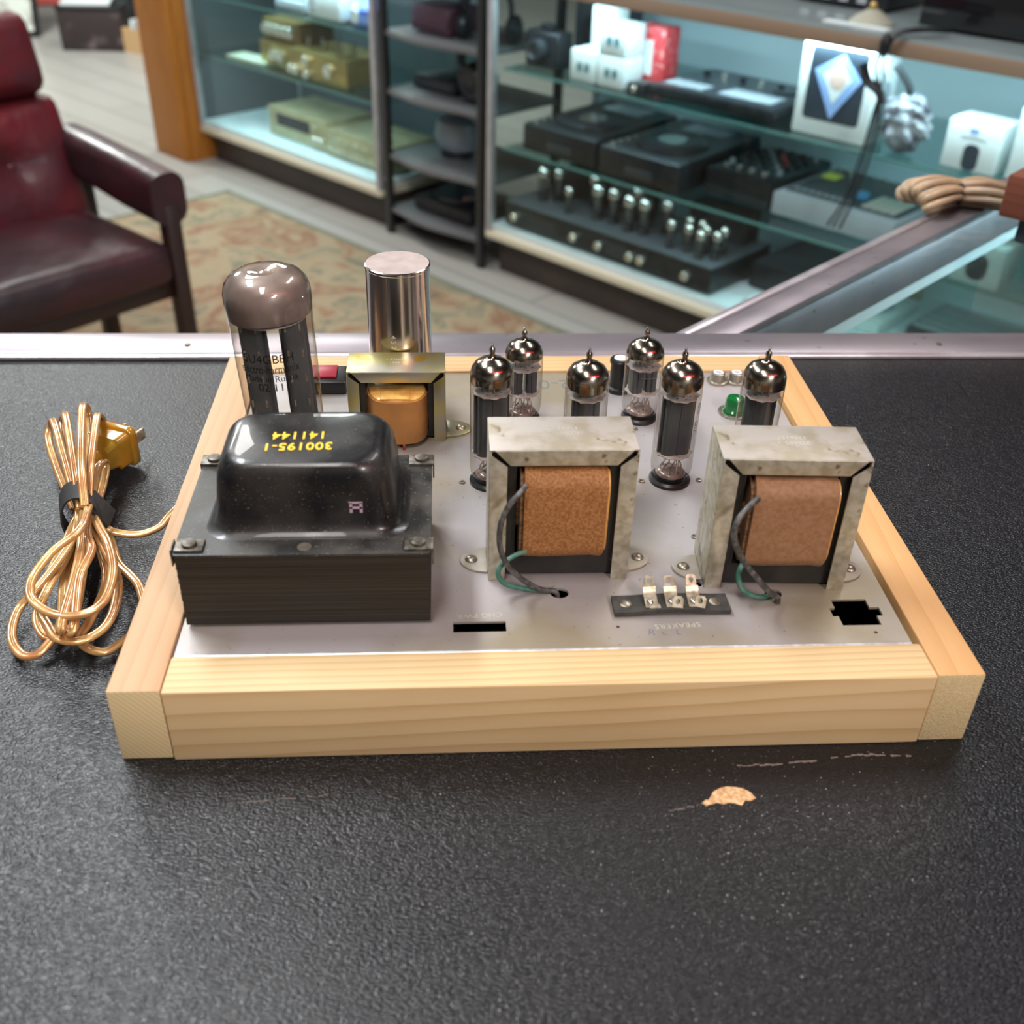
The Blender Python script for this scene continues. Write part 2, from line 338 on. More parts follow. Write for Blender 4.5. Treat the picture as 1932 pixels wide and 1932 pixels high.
M['shelf_glass'] = glass('shelf_glass', (0.86, 0.93, 0.92), (0.60, 0.78, 0.76), 1.5, 0.01, 0.3)
M['case_glass'] = glass('case_glass', (0.96, 0.99, 0.985), (0.82, 0.92, 0.90), 1.28, 0.01, 0.3)
M['glass_edge'] = mat('green_glass_edge', (0.10, 0.26, 0.25), 0.15, coat=0.5)
M['cream'] = mat('cream_rail', (0.62, 0.56, 0.42), 0.5)
M['deck'] = mat('white_deck', (0.70, 0.78, 0.80), 0.45)
M['pale_blue'] = mat('pale_blue_back', (0.70, 0.84, 0.88), 0.6, c2=(0.65, 0.80, 0.85), nscale=2)
M['grey_back'] = mat('grey_back', (0.07, 0.08, 0.09), 0.6)
M['plinth'] = mat('dark_brown_plinth', (0.040, 0.028, 0.022), 0.5, c2=(0.055, 0.038, 0.03), nscale=6)
M['leather'] = mat('oxblood_leather', (0.15, 0.008, 0.014), 0.42, 0.0, coat=0.1, c2=(0.075, 0.012, 0.018), nscale=5, bump=0.5, bscale=9, bdist=0.02, rough2=0.45)
M['leather_dark'] = mat('dark_leather', (0.022, 0.007, 0.010), 0.42, coat=0.1, c2=(0.045, 0.008, 0.012), nscale=6, bump=0.4, bscale=11, bdist=0.015)
M['chair_wood'] = mat('dark_chair_wood', (0.030, 0.012, 0.010), 0.4)
M['orange_wood'] = wood('orange_wood', (0.46, 0.17, 0.025), (0.30, 0.10, 0.015), 'z', 40, 0.03, warp=0.02, fine=0.1)
M['white_box'] = mat('white_card', (0.80, 0.86, 0.86), 0.5)
M['gold_face'] = mat('gold_faceplate', (0.55, 0.40, 0.14), 0.32, 0.75, c2=(0.44, 0.32, 0.12), nscale=15)
M['champagne'] = mat('champagne_faceplate', (0.60, 0.53, 0.32), 0.35, 0.6, c2=(0.50, 0.44, 0.26), nscale=15)
M['knob_silver'] = mat('silver_knob', (0.85, 0.83, 0.76), 0.18, 0.9)
M['dev_black'] = mat('device_black', (0.010, 0.011, 0.013), 0.36, c2=(0.018, 0.019, 0.022), nscale=30)
M['dev_grey'] = mat('device_grey', (0.050, 0.055, 0.064), 0.32, 0.3)
M['dev_light'] = mat('device_light_grey', (0.38, 0.42, 0.46), 0.4)
M['pad'] = mat('pad_grey', (0.55, 0.58, 0.50), 0.5)
M['red_card'] = mat('red_card', (0.65, 0.05, 0.06), 0.45, c2=(0.8, 0.35, 0.33), nscale=60, nlo=0.55, nhi=0.65)
M['blue'] = mat('blue_plastic', (0.08, 0.16, 0.75), 0.35, c2=(0.3, 0.45, 0.9), nscale=30)
M['kite_blue'] = mat('kite_blue', (0.30, 0.45, 0.80), 0.4)
M['skin_blob'] = mat('pink_print', (0.75, 0.52, 0.45), 0.5)
M['mesh_bag'] = mat('clear_bag', (0.40, 0.42, 0.46), 0.25, c2=(0.09, 0.09, 0.11), nscale=25, nlo=0.42, nhi=0.6, bump=0.8, bscale=40, bdist=0.01)
M['tan_cord'] = mat('tan_cord', (0.52, 0.38, 0.24), 0.4, c2=(0.40, 0.30, 0.20), nscale=30)
M['walnut'] = wood('walnut', (0.19, 0.062, 0.035), (0.12, 0.035, 0.02), 'x', 60, 0.008, warp=0.006, fine=0.15)
M['navy'] = mat('dark_navy', (0.03, 0.04, 0.055), 0.4)
M['cardboard'] = mat('wooden_crate', (0.52, 0.33, 0.16), 0.7)
M['teal'] = mat('teal_paint', (0.16, 0.33, 0.28), 0.5)
M['chip'] = mat('exposed_chipboard', (0.74, 0.50, 0.28), 0.85, c2=(0.50, 0.28, 0.12), nscale=500, bump=0.7, bscale=600, bdist=0.0006)
M['scratch'] = mat('scratch', (0.20, 0.16, 0.14), 0.7)
M['paint_white'] = mat('painted_wall', (0.30, 0.295, 0.29), 0.7, c2=(0.26, 0.25, 0.245), nscale=2)
M['ceiling'] = mat('dark_ceiling_tile', (0.10, 0.098, 0.095), 0.8)
M['lamp_body'] = mat('lamp_body', (0.8, 0.8, 0.8), 0.5)
M['neon'] = mat('red_neon', (0.8, 0.05, 0.05), 0.3, emit=(1.0, 0.03, 0.05), es=28)

# black laminate with a leather grain, dust specks
def counter_mat():
    m = bpy.data.materials.new('black_grained_laminate'); m.use_nodes = True; nt = m.node_tree; N = nt.nodes; L = nt.links; b = N['Principled BSDF']
    tc = N.new('ShaderNodeTexCoord')
    n0 = N.new('ShaderNodeTexNoise'); n0.inputs['Scale'].default_value = 260; n0.inputs['Detail'].default_value = 1; L.new(tc.outputs['Object'], n0.inputs['Vector'])
    vm = N.new('ShaderNodeVectorMath'); vm.operation = 'MULTIPLY_ADD'; L.new(n0.outputs['Color'], vm.inputs[0]); vm.inputs[1].default_value = (0.0016, 0.0016, 0); L.new(tc.outputs['Object'], vm.inputs[2])
    mp = N.new('ShaderNodeMapping'); mp.inputs['Scale'].default_value = (0.62, 1.25, 1); mp.inputs['Rotation'].default_value = (0, 0, 0.25); L.new(vm.outputs[0], mp.inputs[0])
    v = N.new('ShaderNodeTexVoronoi'); v.inputs['Scale'].default_value = 1250; v.feature = 'SMOOTH_F1'; v.inputs['Smoothness'].default_value = 0.35; L.new(mp.outputs[0], v.inputs['Vector'])
    bp = N.new('ShaderNodeBump'); bp.invert = True; bp.inputs['Strength'].default_value = 0.62; bp.inputs['Distance'].default_value = 0.0005; L.new(v.outputs['Distance'], bp.inputs['Height']); L.new(bp.outputs[0], b.inputs['Normal'])
    s2 = N.new('ShaderNodeTexNoise'); s2.inputs['Scale'].default_value = 6; s2.inputs['Detail'].default_value = 5; L.new(tc.outputs['Object'], s2.inputs['Vector'])
    gr = N.new('ShaderNodeMapRange'); gr.inputs[1].default_value = 0.10; gr.inputs[2].default_value = 0.55; gr.inputs[3].default_value = 1.0; gr.inputs[4].default_value = 0.0; L.new(v.outputs['Distance'], gr.inputs[0])
    g1 = N.new('ShaderNodeMix'); g1.data_type = 'RGBA'; L.new(gr.outputs[0], g1.inputs[0]); g1.inputs[6].default_value = (0.0040, 0.0045, 0.0065, 1); g1.inputs[7].default_value = (0.0155, 0.0168, 0.0205, 1)
    s_ = N.new('ShaderNodeTexNoise'); s_.inputs['Scale'].default_value = 800; s_.inputs['Detail'].default_value = 1; L.new(tc.outputs['Object'], s_.inputs['Vector'])
    sm = N.new('ShaderNodeMath'); sm.operation = 'MULTIPLY_ADD'; L.new(s2.outputs['Fac'], sm.inputs[0]); sm.inputs[1].default_value = 0.14; L.new(s_.outputs['Fac'], sm.inputs[2])
    r = N.new('ShaderNodeMapRange'); r.inputs[1].default_value = 0.815; r.inputs[2].default_value = 0.85; L.new(sm.outputs[0], r.inputs[0])
    mx = N.new('ShaderNodeMix'); mx.data_type = 'RGBA'; L.new(r.outputs[0], mx.inputs[0]); L.new(g1.outputs[2], mx.inputs[6]); mx.inputs[7].default_value = (0.36, 0.35, 0.34, 1)
    L.new(mx.outputs[2], b.inputs['Base Color']); b.inputs['Roughness'].default_value = 0.33; b.inputs['Specular IOR Level'].default_value = 0.5
    return m
M['laminate'] = counter_mat()

def rug_mat():
    m = bpy.data.materials.new('patterned_rug'); m.use_nodes = True; nt = m.node_tree; N = nt.nodes; L = nt.links; b = N['Principled BSDF']; b.inputs['Roughness'].default_value = 0.95
    tc = N.new('ShaderNodeTexCoord'); col = None
    n = N.new('ShaderNodeTexNoise'); n.inputs['Scale'].default_value = 5; n.inputs['Distortion'].default_value = 1.2; L.new(tc.outputs['Object'], n.inputs['Vector'])
    cr = N.new('ShaderNodeValToRGB'); e = cr.color_ramp.elements; e[0].position = 0.30; e[0].color = (0.086, 0.086, 0.065, 1); e[1].position = 0.72; e[1].color = (0.132, 0.092, 0.058, 1)
    for p, c in ((0.37, (0.264, 0.198, 0.122, 1)), (0.42, (0.139, 0.125, 0.079, 1)), (0.46, (0.277, 0.211, 0.130, 1)), (0.55, (0.264, 0.191, 0.112, 1)), (0.60, (0.198, 0.096, 0.054, 1)), (0.66, (0.264, 0.178, 0.101, 1))):
        x = cr.color_ramp.elements.new(p); x.color = c
    L.new(n.outputs['Fac'], cr.inputs[0]); L.new(cr.outputs[0], b.inputs['Base Color'])
    return m
M['rug'] = rug_mat()
def floor_mat():
    m = mat('grey_vinyl_floor', (0.36, 0.345, 0.31), 0.32, c2=(0.30, 0.285, 0.26), nscale=1.5, stretch=(4, 1, 1))
    nt = m.node_tree; N = nt.nodes; L = nt.links; b = N['Principled BSDF']
    br = N.new('ShaderNodeTexBrick'); br.inputs['Scale'].default_value = 1; br.inputs['Mortar Size'].default_value = 0.006; br.inputs['Brick Width'].default_value = 1.2; br.inputs['Row Height'].default_value = 0.18
    br.inputs['Color1'].default_value = (0.34, 0.325, 0.30, 1); br.inputs['Color2'].default_value = (0.30, 0.285, 0.26, 1); br.inputs['Mortar'].default_value = (0.22, 0.205, 0.19, 1)
    tc = N.new('ShaderNodeTexCoord'); mp = N.new('ShaderNodeMapping'); mp.inputs['Rotation'].default_value = (0, 0, math.radians(47.55)); L.new(tc.outputs['Object'], mp.inputs[0]); L.new(mp.outputs[0], br.inputs['Vector'])
    L.new(br.outputs[0], b.inputs['Base Color']); return m
M['floor'] = floor_mat()

# ------------------------------------------------------------------ the room
def struct(name, b, m): return b.build(name, m, kind='structure')
X0, X1, Y0, Y1 = -4.2, 4.2, -3.2, 9.4
struct('floor', B().box(X0, X1, Y0, Y1, FLOOR - 0.05, FLOOR), M['floor'])
struct('ceiling', B().box(X0, X1, Y0, Y1, CEIL, CEIL + 0.05), M['ceiling'])
struct('wall_left', B().box(X0 - 0.1, X0, Y0, Y1, FLOOR, CEIL), M['paint_white'])
struct('wall_right', B().box(X1, X1 + 0.1, Y0, Y1, FLOOR, CEIL), M['paint_white'])
struct('wall_front', B().box(X0 - 0.1, X1 + 0.1, Y0 - 0.1, Y0, FLOOR, CEIL), M['paint_white'])
struct('wall_back', B().box(X0 - 0.1, X1 + 0.1, Y1, Y1 + 0.1, FLOOR, CEIL), M['paint_white'])

# display case axes: x runs along the glass fronts, y into the cases
CA = math.atan2(-0.738, 0.675); CO = Vector((-0.87, 4.27, 0)); CU = Vector((0.675, -0.738, 0)); CV = Vector((0.738, 0.675, 0))
def cl(s, d, z=0.0): return CO + CU * s + CV * d + Vector((0, 0, z))

# rug
rug = thing('area_rug', 'patterned beige rug with brown and green flowers lying on the floor', 'rug', (-0.726, 3.85, FLOOR), CA)
B().box(0, 2.3, -1.9, 0, 0.0, 0.012, 0.004).build('pile', M['rug'], rug)
bb = B(); bb.box(0.0, 2.3, -0.022, 0.004, 0.0, 0.014, 0.003); bb.box(-0.004, 0.022, -1.9, 0, 0.0, 0.014, 0.003)
bb.build('binding', mat('rug_binding', (0.13, 0.13, 0.09), 0.9), rug)

# ------------------------------------------------------------------ main counter
TY = 0.381   # front of the metal trim
ct = thing('shop_counter', 'black grained laminate counter with a worn metal edge strip', 'counter', (0, 0, 0))
B().box(-1.3, 1.7, -0.62, TY + 0.012, -0.03, 0.0, 0.001).build('countertop', M['laminate'], ct)
bb = B(); bb.box(-1.3, 1.7, TY, TY + 0.033, -0.035, 0.0035, 0.0012)
bb.build('edge_trim', [M['alu'], M['alu_light']], ct, label='scuffed aluminium edge strip along the back')
bb = B(); bb.box(-1.3, 1.7, TY - 0.0055, TY + 0.0005, 0.0, 0.0028, 0.0008)
bb.build('trim_lip', M['alu_light'], ct, label='bright thin lip of the edge strip')
for sx in (-0.070, 0.484): B().cyl((sx, TY + 0.012, 0.0033), (sx, TY + 0.012, 0.0042), 0.0022, 14).build('trim_nail', M['bolt'], ct)
B().box(-1.28, 1.68, -0.60, TY + 0.02, FLOOR, -0.03).build('cabinet_body', M['plinth'], ct)
chip_pts = [(0.2167, -0.0299), (0.2185, -0.0283), (0.2198, -0.0284), (0.2222, -0.0246), (0.2255, -0.0225), (0.2283, -0.0218), (0.2320, -0.0222), (0.2347, -0.0228), (0.2378, -0.0252), (0.2392, -0.0282), (0.2370, -0.0296), (0.2345, -0.0293), (0.2326, -0.0318), (0.2300, -0.0306), (0.2275, -0.0302), (0.2252, -0.0310), (0.2230, -0.0300), (0.2200, -0.0308), (0.2178, -0.0316)]
B().prism(chip_pts, 0.0, 0.00018).build('chipped_patch', M['chip'], ct, label='chipped tan patch where the laminate is gone', flat=True)
def scr(pts, wd):
    b = B(); n = len(pts)
    P = spline([(x, y, 0) for x, y in pts], 10)
    random.seed(3)
    for i in range(0, len(P) - 1):
        if random.random() < 0.35: continue
        a, c = P[i], P[i + 1]; k = wd * random.uniform(0.3, 1.0); o = random.uniform(-0.0004, 0.0004)
        b.prism([(a.x, a.y - k + o), (c.x, c.y - k * 0.6 + o), (c.x, c.y + k * 0.5 + o), (a.x, a.y + k + o)], 0.0, 0.00008)
    return b
scr([(0.028, -0.0234), (0.045, -0.0222), (0.0657, -0.0206)], 0.0003).build('scratch', M['scratch'], ct, flat=True)
scr([(0.233, -0.0107), (0.258, -0.010), (0.289, -0.0066), (0.312, -0.0073)], 0.0007).build('scratch', M['scratch'], ct, flat=True)
scr([(0.2015, -0.0335), (0.210, -0.0320), (0.217, -0.0305)], 0.0003).build('scratch', M['scratch'], ct, flat=True)

# ------------------------------------------------------------------ glass-topped side counter
GC = thing('glass_top_counter', 'glass-topped display counter with a worn metal rim, running off the black counter', 'display counter', (0, 0, 0))
A_ = Vector((0.287, 0.4145, 0)); Bq = A_ + CV * 1.15; Cq = Bq + CU * 0.62
k = (Cq.y - 0.4145) / CV.y; Dq = Cq - CV * k
def strip(a, b, o0, o1, z0, z1, bld, mi=0, bev=0.0):
    d = (b - a).normalized(); n = Vector((d.y, -d.x, 0))
    q = [a + n * o0, b + n * o0, b + n * o1, a + n * o1]
    # cut the near end flush with the trim line
    pts = []
    for p, dd in ((q[0], d), (q[3], d)):
        pts.append(p)
    def cut(p): return p - d * ((p.y - 0.4145) / d.y) if abs(d.y) > 1e-6 and abs(p.y - 0.4145) < 0.08 else p
    q[0] = cut(q[0]); q[3] = cut(q[3])
    bld.prism([(v.x, v.y) for v in q], z0, z1, mi=mi, bev=bev)
bb = B(); strip(A_, Bq, 0.0, 0.0085, -0.04, 0.003, bb, bev=0.0015); bb.build('outer_rim', M['alu_light'], GC)
bb = B(); strip(A_, Bq, 0.0085, 0.011, -0.04, 0.0005, bb); bb.build('rim_groove', mat('groove_dark', (0.12, 0.12, 0.09), 0.6), GC)  # dark olive strip set low between the two rim bands
bb = B(); strip(A_, Bq, 0.011, 0.034, -0.04, 0.003, bb, bev=0.001); bb.build('inner_rim', M['alu'], GC)
bb = B(); strip(Bq, Cq, 0.0, 0.03, -0.04, 0.003, bb, bev=0.001); bb.build('far_rim', M['alu_light'], GC)
e0 = A_ + CU * 0.034; e0 = e0 - CV * ((e0.y - 0.4145) / CV.y); e1 = e0 + CV * ((Bq - A_).length - 0.0)
B().prism([(e0.x, e0.y), ((Bq + CU * 0.034 - CV * 0.03).x, (Bq + CU * 0.034 - CV * 0.03).y), ((Cq - CV * 0.03).x, (Cq - CV * 0.03).y), (Dq.x, Dq.y)], -0.004, 0.001).build('glass_top', M['case_glass'], GC, flat=True)
def inset(p, du, dv): q = p + CU * du + CV * dv; return q
def wallq(a, b, z0, z1, th, bld): strip(a, b, 0, th, z0, z1, bld)
bb = B(); strip(A_, Bq, 0.004, 0.012, -0.056, -0.041, bb); bb.build('glass_channel', M['deck'], GC, label='pale strip under the rim')
LP_ = A_ + CU * 0.40 + CV * 0.82  # added lamp out of view, put in to brighten the inner skirt
B().prism([tuple((LP_ + CU * a + CV * b)[:2]) for a, b in ((0.0, -0.30), (0.02, -0.30), (0.02, 0.30), (0.0, 0.30))], -0.030, -0.005).build('unseen_strip_lamp', M['lamp_body'], GC)
area('side_counter_added_light', tuple(LP_ - CU * 0.004 + Vector((0, 0, -0.018))), (0.60, 0.018), 5.5, COOL, target=tuple(LP_ - CU * 0.3 + Vector((0, 0, -0.06))))
bb = B(); strip(A_, Bq, 0.028, 0.033, -0.052, -0.004, bb); bb.build('inner_skirt', M['deck'], GC, label='pale inner skirt under the rim')
bb = B(); strip(A_, Bq, 0.005, 0.010, -0.82, -0.056, bb); strip(Bq, Cq, 0.005, 0.010, -0.82, -0.04, bb); bb.build('side_glass', M['case_glass'], GC, flat=True)
bb = B(); strip(A_, Bq, 0.0, 0.014, FLOOR, -0.82, bb); strip(Bq, Cq, 0.0, 0.014, FLOOR, -0.82, bb)
bb.build('side_panel', M['deck'], GC)
# ------------------------------------------------------------------ wooden amplifier base and chassis
W, D, H, T = 0.3178, 0.3030, 0.0383, 0.0213
amp = thing('tube_amplifier', 'stripped vacuum tube stereo amplifier chassis set in a bare pine frame on the black counter', 'amplifier', (0, 0, 0))
def board(x0, x1, y0, y1, m, bv=0.0009, label=None):
    b = B().box(x0, x1, y0, y1, 0.0, H, bv, 2)
    if isinstance(m, list):
        for f in b.bm.faces:
            if abs(f.normal.y) > 0.8: f.material_index = 1
    return b.build('frame_board', m, amp, label=label, ang=30)
board(0.0004, W - 0.0004, 0, T, M['pine_front'], label='front pine board with fine straight grain on top')
board(0.0004, W - 0.0004, D - T, D, M['pine_back'], label='back pine board')
board(-T, 0.0, 0.0012, D + 0.0005, [M['pine_left'], M['pine_end']], label='left pine board with end grain showing')
board(W, W + T - 0.0008, 0.0010, D + 0.0005, [M['pine_right'], M['pine_end2']], label='right honey-coloured pine board')
CZ = 0.0368   # top of the chassis sheet
hx = [(0.2885, 0.0535), (0.3045, 0.0535), (0.3045, 0.0476), (0.3088, 0.0476), (0.3088, 0.0418), (0.3060, 0.0418), (0.3060, 0.0355), (0.2885, 0.0355), (0.2885, 0.0418), (0.2860, 0.0418), (0.2860, 0.0476), (0.2885, 0.0476)]
slot = [(0.1168, 0.0354), (0.1398, 0.0354), (0.1398, 0.0423), (0.1168, 0.0423)]
h1 = circ(0.1652, 0.0612, 0.0042, 20, 0.0036); h2 = circ(0.2632, 0.0585, 0.0040, 20, 0.0034); h3 = circ(0.2290, 0.0668, 0.0030, 16, 0.0026)
smalls = [(0.1886, 0.0372), (0.3015, 0.0305)]
B().prism([(0.0008, T), (W - 0.0028, T), (W - 0.0028, D - T), (0.0008, D - T)], CZ - 0.0012, CZ, holes=[hx, slot, h1, h2, h3] + [circ(x, y, 0.0009, 10) for x, y in smalls]).build('chassis_plate', M['chassis'], amp, flat=True, label='dull grey zinc chassis plate with punched holes')
bb = B(); bb.box(0.0012, W - 0.0030, T - 0.0002, T + 0.0021, CZ - 0.002, CZ + 0.0011, 0.001, 3); bb.build('chassis_front_bend', M['chassis_edge'], amp, label='bright rolled front edge of the chassis')
bb = B(); bb.box(0.001, W - 0.003, T + 0.001, T + 0.002, 0.004, CZ - 0.001); bb.box(0.001, W - 0.003, D - T - 0.002, D - T - 0.001, 0.004, CZ - 0.001); bb.box(0.001, 0.002, T + 0.001, D - T - 0.001, 0.004, CZ - 0.001); bb.box(W - 0.004, W - 0.003, T + 0.001, D - T - 0.001, 0.004, CZ - 0.001)
bb.build('chassis_skirt', M['core'], amp)
FLIP = Matrix.Rotation(PI, 4, 'Z')
def flat_text(txt, size, x, y, z, rot=0.0, sx=1.0, depth=0.0001, fn=None, sp=1.0): return B().text(txt, size, Matrix.Translation((x, y, z)) @ Matrix.Rotation(rot, 4, 'Z'), depth, sx=sx, sp=sp, fn=fn)
flat_text('CHG PWR', 0.0042, 0.1285, 0.0465, CZ, PI + 0.04, sp=1.05).build('stamped_lettering', M['emboss'], amp, flat=True, label='CHG PWR stamped upside down')
flat_text('SPEAKERS', 0.0044, 0.2150, 0.0375, CZ, PI + 0.06, sp=1.1).build('stamped_lettering', M['emboss'], amp, flat=True, label='SPEAKERS stamped upside down')
flat_text('R', 0.0055, 0.2028, 0.0330, CZ, -0.15).build('pencil_mark', M['pencil'], amp, flat=True)
flat_text('L', 0.0045, 0.2145, 0.0328, CZ, -0.1).build('pencil_mark', M['pencil'], amp, flat=True)
flat_text('2-0', 0.0170, 0.1815, 0.2665, CZ, PI + 0.01, sx=0.95).build('inked_number', M['stamp'], amp, flat=True)

# --- power transformer
def pe(name, parent, label=None):
    o = bpy.data.objects.new(name, None); COL.objects.link(o); o.empty_display_size = 0.01; o.parent = parent
    return tag(o, label)
pt = pe('power_transformer', amp, 'black power transformer with a domed cover and laminated core')
px0, px1, py0, py1 = 0.0020, 0.1080, 0.0405, 0.1190
bb = B()
for i in range(46):      # core of stacked sheets, each a hair in or out
    z0 = 0.0385 + i * (0.0360 / 46); jx = random.uniform(-0.00018, 0.00018); jy = random.uniform(-0.00012, 0.00012)
    bb.box(px0 + 0.001 + jx, px1 - 0.001 + jx, py0 + 0.0008 + jy, py1 - 0.001, z0, z0 + 0.00072)
bb.build('laminated_core', M['lamin'], pt, flat=True)
bb = B(); bb.prism(rrect((px0 + px1) / 2, (py0 + py1) / 2, (px1 - px0) / 2, (py1 - py0) / 2, 0.002), 0.0745, 0.0758, bev=0.0004); bb.build('cover_flange', M['enamel_dust'], pt)
bxc, byc = 0.0555, 0.0822
prof = [(0.0432, 0.0315, 0.0757, .012), (0.0400, 0.0290, 0.0766, .011), (0.0383, 0.0272, 0.0785, .010), (0.0380, 0.0269, 0.0815, .010), (0.0374, 0.0263, 0.0900, .010), (0.0366, 0.0256, 0.0970, .0105), (0.0360, 0.0252, 0.1010, .011),
        (0.0350, 0.0244, 0.1046, .012), (0.0332, 0.0232, 0.1074, .012), (0.0312, 0.0214, 0.1089, .012), (0.0280, 0.0190, 0.1094, .011), (0.0130, 0.008, 0.1095, .006)]
B().loft([[(x, y, z) for x, y in rrect(bxc, byc - max(0.0, z - 0.092) * 0.16, hx_, hy_, r, 8)] for hx_, hy_, z, r in prof]).build('dome_cover', M['enamel'], pt, ang=80)
bb = B()
bb.text('141144', 0.0082, Matrix.Translation((0.0528, 0.0795, 0.1097)) @ Matrix.Rotation(PI + 0.02, 4, 'Z'), 0.0003, bold=0.00016, sx=0.86, sp=1.1)
bb.text('300195-1', 0.0082, Matrix.Translation((0.0530, 0.0703, 0.1097)) @ Matrix.Rotation(PI + 0.03, 4, 'Z'), 0.0003, bold=0.00016, sx=0.86, sp=1.08)
bb.build('printed_numbers', M['yellow'], pt, flat=True, label='yellow upside-down numbers 300195-1 and 141144')
bb = B()
for dx in (-0.0021, 0.0021): bb.box(dx - 0.0006, dx + 0.0006, -0.0002, 0.0002, -0.0025, 0.0025)
bb.box(-0.0026, 0.0026, -0.0002, 0.0002, -0.0006, 0.0004); bb.box(-0.0028, 0.0028, -0.0002, 0.0002, 0.0020, 0.0027)
for v in bb.bm.verts: v.co = Matrix.Translation((0.0768, byc - 0.02655, 0.0885)) @ v.co
bb.build('stamped_mark', mat('pink_stamp', (0.55, 0.40, 0.50), 0.5), pt, flat=True)
B().cyl((0.0555, 0.0455, 0.0756), (0.0555, 0.0455, 0.0761), 0.0029, 24).build('flange_rivet', M['rivet'], pt)
for bx_, by_ in ((0.0085, 0.0465), (0.1025, 0.0458), (0.1030, 0.1130), (0.0072, 0.1140)):
    sgn = 1 if bx_ > 0.05 else -1; bo = pe('corner_clamp', pt)
    bb = B(); bb.box(bx_ - 0.0058, bx_ + 0.0058, by_ - 0.0042, by_ + 0.0042, 0.0757, 0.0771, 0.0003)
    ex = px1 + 0.0002 if sgn > 0 else px0 - 0.0008
    bb.box(ex, ex + 0.0007, by_ - 0.0042, by_ + 0.0042, 0.0690, 0.0771, 0.0002); bb.build('bracket', M['bolt'], bo)
    bb = B(); bb.cyl((bx_, by_, 0.0769), (bx_, by_, 0.0786), 0.0032, 20, bev=0.0006); bb.build('bolt_head', M['bolt'], bo)
    B().cyl((bx_ * 0.94 + 0.003, by_ + (0.004 if by_ < 0.08 else -0.004), CZ), (bx_ * 0.94 + 0.003, by_ + (0.004 if by_ < 0.08 else -0.004), 0.0386), 0.0042, 16).build('nut', M['black_plastic'], bo)

# --- output transformers and choke: a steel strap bent round a core
def strap(par, w_, d_, h_, fw, m_side, m_top, ang_ear, ear=True, foot=0.0125, core=M['core']):
    """local frame: x across, y from front (0) to back, z up from the chassis"""
    t = 0.0010
    br = pe('strap_bracket', par)
    b = B(); b.box(0, w_, 0.0004, d_ - 0.0004, h_ - t, h_, 0.0005); b.build('top_face', m_top, br)
    b = B(); b.box(0, t, 0.0006, d_ - 0.0006, 0, h_ - 0.0006, 0.0003); b.build('side_face', m_side, br)
    b = B(); b.box(w_ - t, w_, 0.0006, d_ - 0.0006, 0, h_ - 0.0006, 0.0003); b.build('side_face', m_side, br)
    g = 0.0007
    for y0 in (0.0, d_ - t):
        R = Matrix.Translation((0, y0 + t, 0)) @ Matrix.Rotation(PI / 2, 4, 'X')
        B().prism([(0.0016 + g, h_ - 0.0003), (fw + 0.0006 + g, h_ - fw), (w_ - fw - 0.0006 - g, h_ - fw), (w_ - 0.0016 - g, h_ - 0.0003)], 0, t, M=R, bev=0.0002).build('mitred_flange', m_side, br)
        B().prism([(0.0002, 0), (fw, 0), (fw, h_ - fw - g), (0.0002, h_ - 0.0016 - g)], 0, t, M=R, bev=0.0002).build('mitred_flange', m_side, br)
        B().prism([(w_ - 0.0002, 0), (w_ - fw, 0), (w_ - fw, h_ - fw - g), (w_ - 0.0002, h_ - 0.0016 - g)], 0, t, M=R, bev=0.0002).build('mitred_flange', m_side, br)
    if ear:
        for sx_, ox in ((-1, 0.0), (1, w_)):
            pts = [(ox, -0.0002 + d_ / 2 - 0.0095)] + [(ox + sx_ * foot * math.sin(a), d_ / 2 - 0.0095 * math.cos(a)) for a in [PI * i / 16 for i in range(1, 16)]] + [(ox, d_ / 2 + 0.0095)]
            if sx_ < 0: pts = pts[::-1]
            e = pe('mounting_ear', par); B().prism(pts, 0.0, 0.0011, bev=0.0003).build('ear_plate', m_top, e)
            B().lathe([(0, 0.0028), (0.0014, 0.0026), (0.0026, 0.0019), (0.0030, 0.0011), (0.0030, 0.0008)], 20, (ox + sx_ * foot * 0.58, d_ / 2, 0)).build('rivet', M['rivet'], e)
def core_box(par, w_, d_, h_, fw, win, ins=0.0035, z0=0.0012):
    """dark core with a window seen between the strap flanges; win = x0, x1, z0, z1"""
    R = Matrix.Translation((0, d_ - ins, 0)) @ Matrix.Rotation(PI / 2, 4, 'X')
    B().prism([(0.0013, z0), (w_ - 0.0013, z0), (w_ - 0.0013, h_ - 0.0013), (0.0013, h_ - 0.0013)], 0, d_ - 2 * ins, holes=[[(win[0], win[2]), (win[1], win[2]), (win[1], win[3]), (win[0], win[3])]], M=R).build('laminated_core', M['core'], par, flat=True)
    zc_ = (win[2] + win[3]) / 2
    B().box(win[0] - 0.001, win[1] + 0.001, ins + 0.001, d_ - ins - 0.001, zc_ - 0.008, zc_ + 0.008).build('core_leg', M['coil_side'], par)
def text_top(par, l1, l2, cx, cy, z, size, rot=PI):
    b = B(); b.text(l1, size, Matrix.Translation((cx, cy + size * 0.62, z)) @ Matrix.Rotation(rot, 4, 'Z'), 0.0002, sx=0.95, sp=1.1)
    b.text(l2, size, Matrix.Translation((cx, cy - size * 0.62, z)) @ Matrix.Rotation(rot, 4, 'Z'), 0.0002, sx=0.95, sp=1.1)
    b.build('embossed_numbers', M['emboss'], par, flat=True)

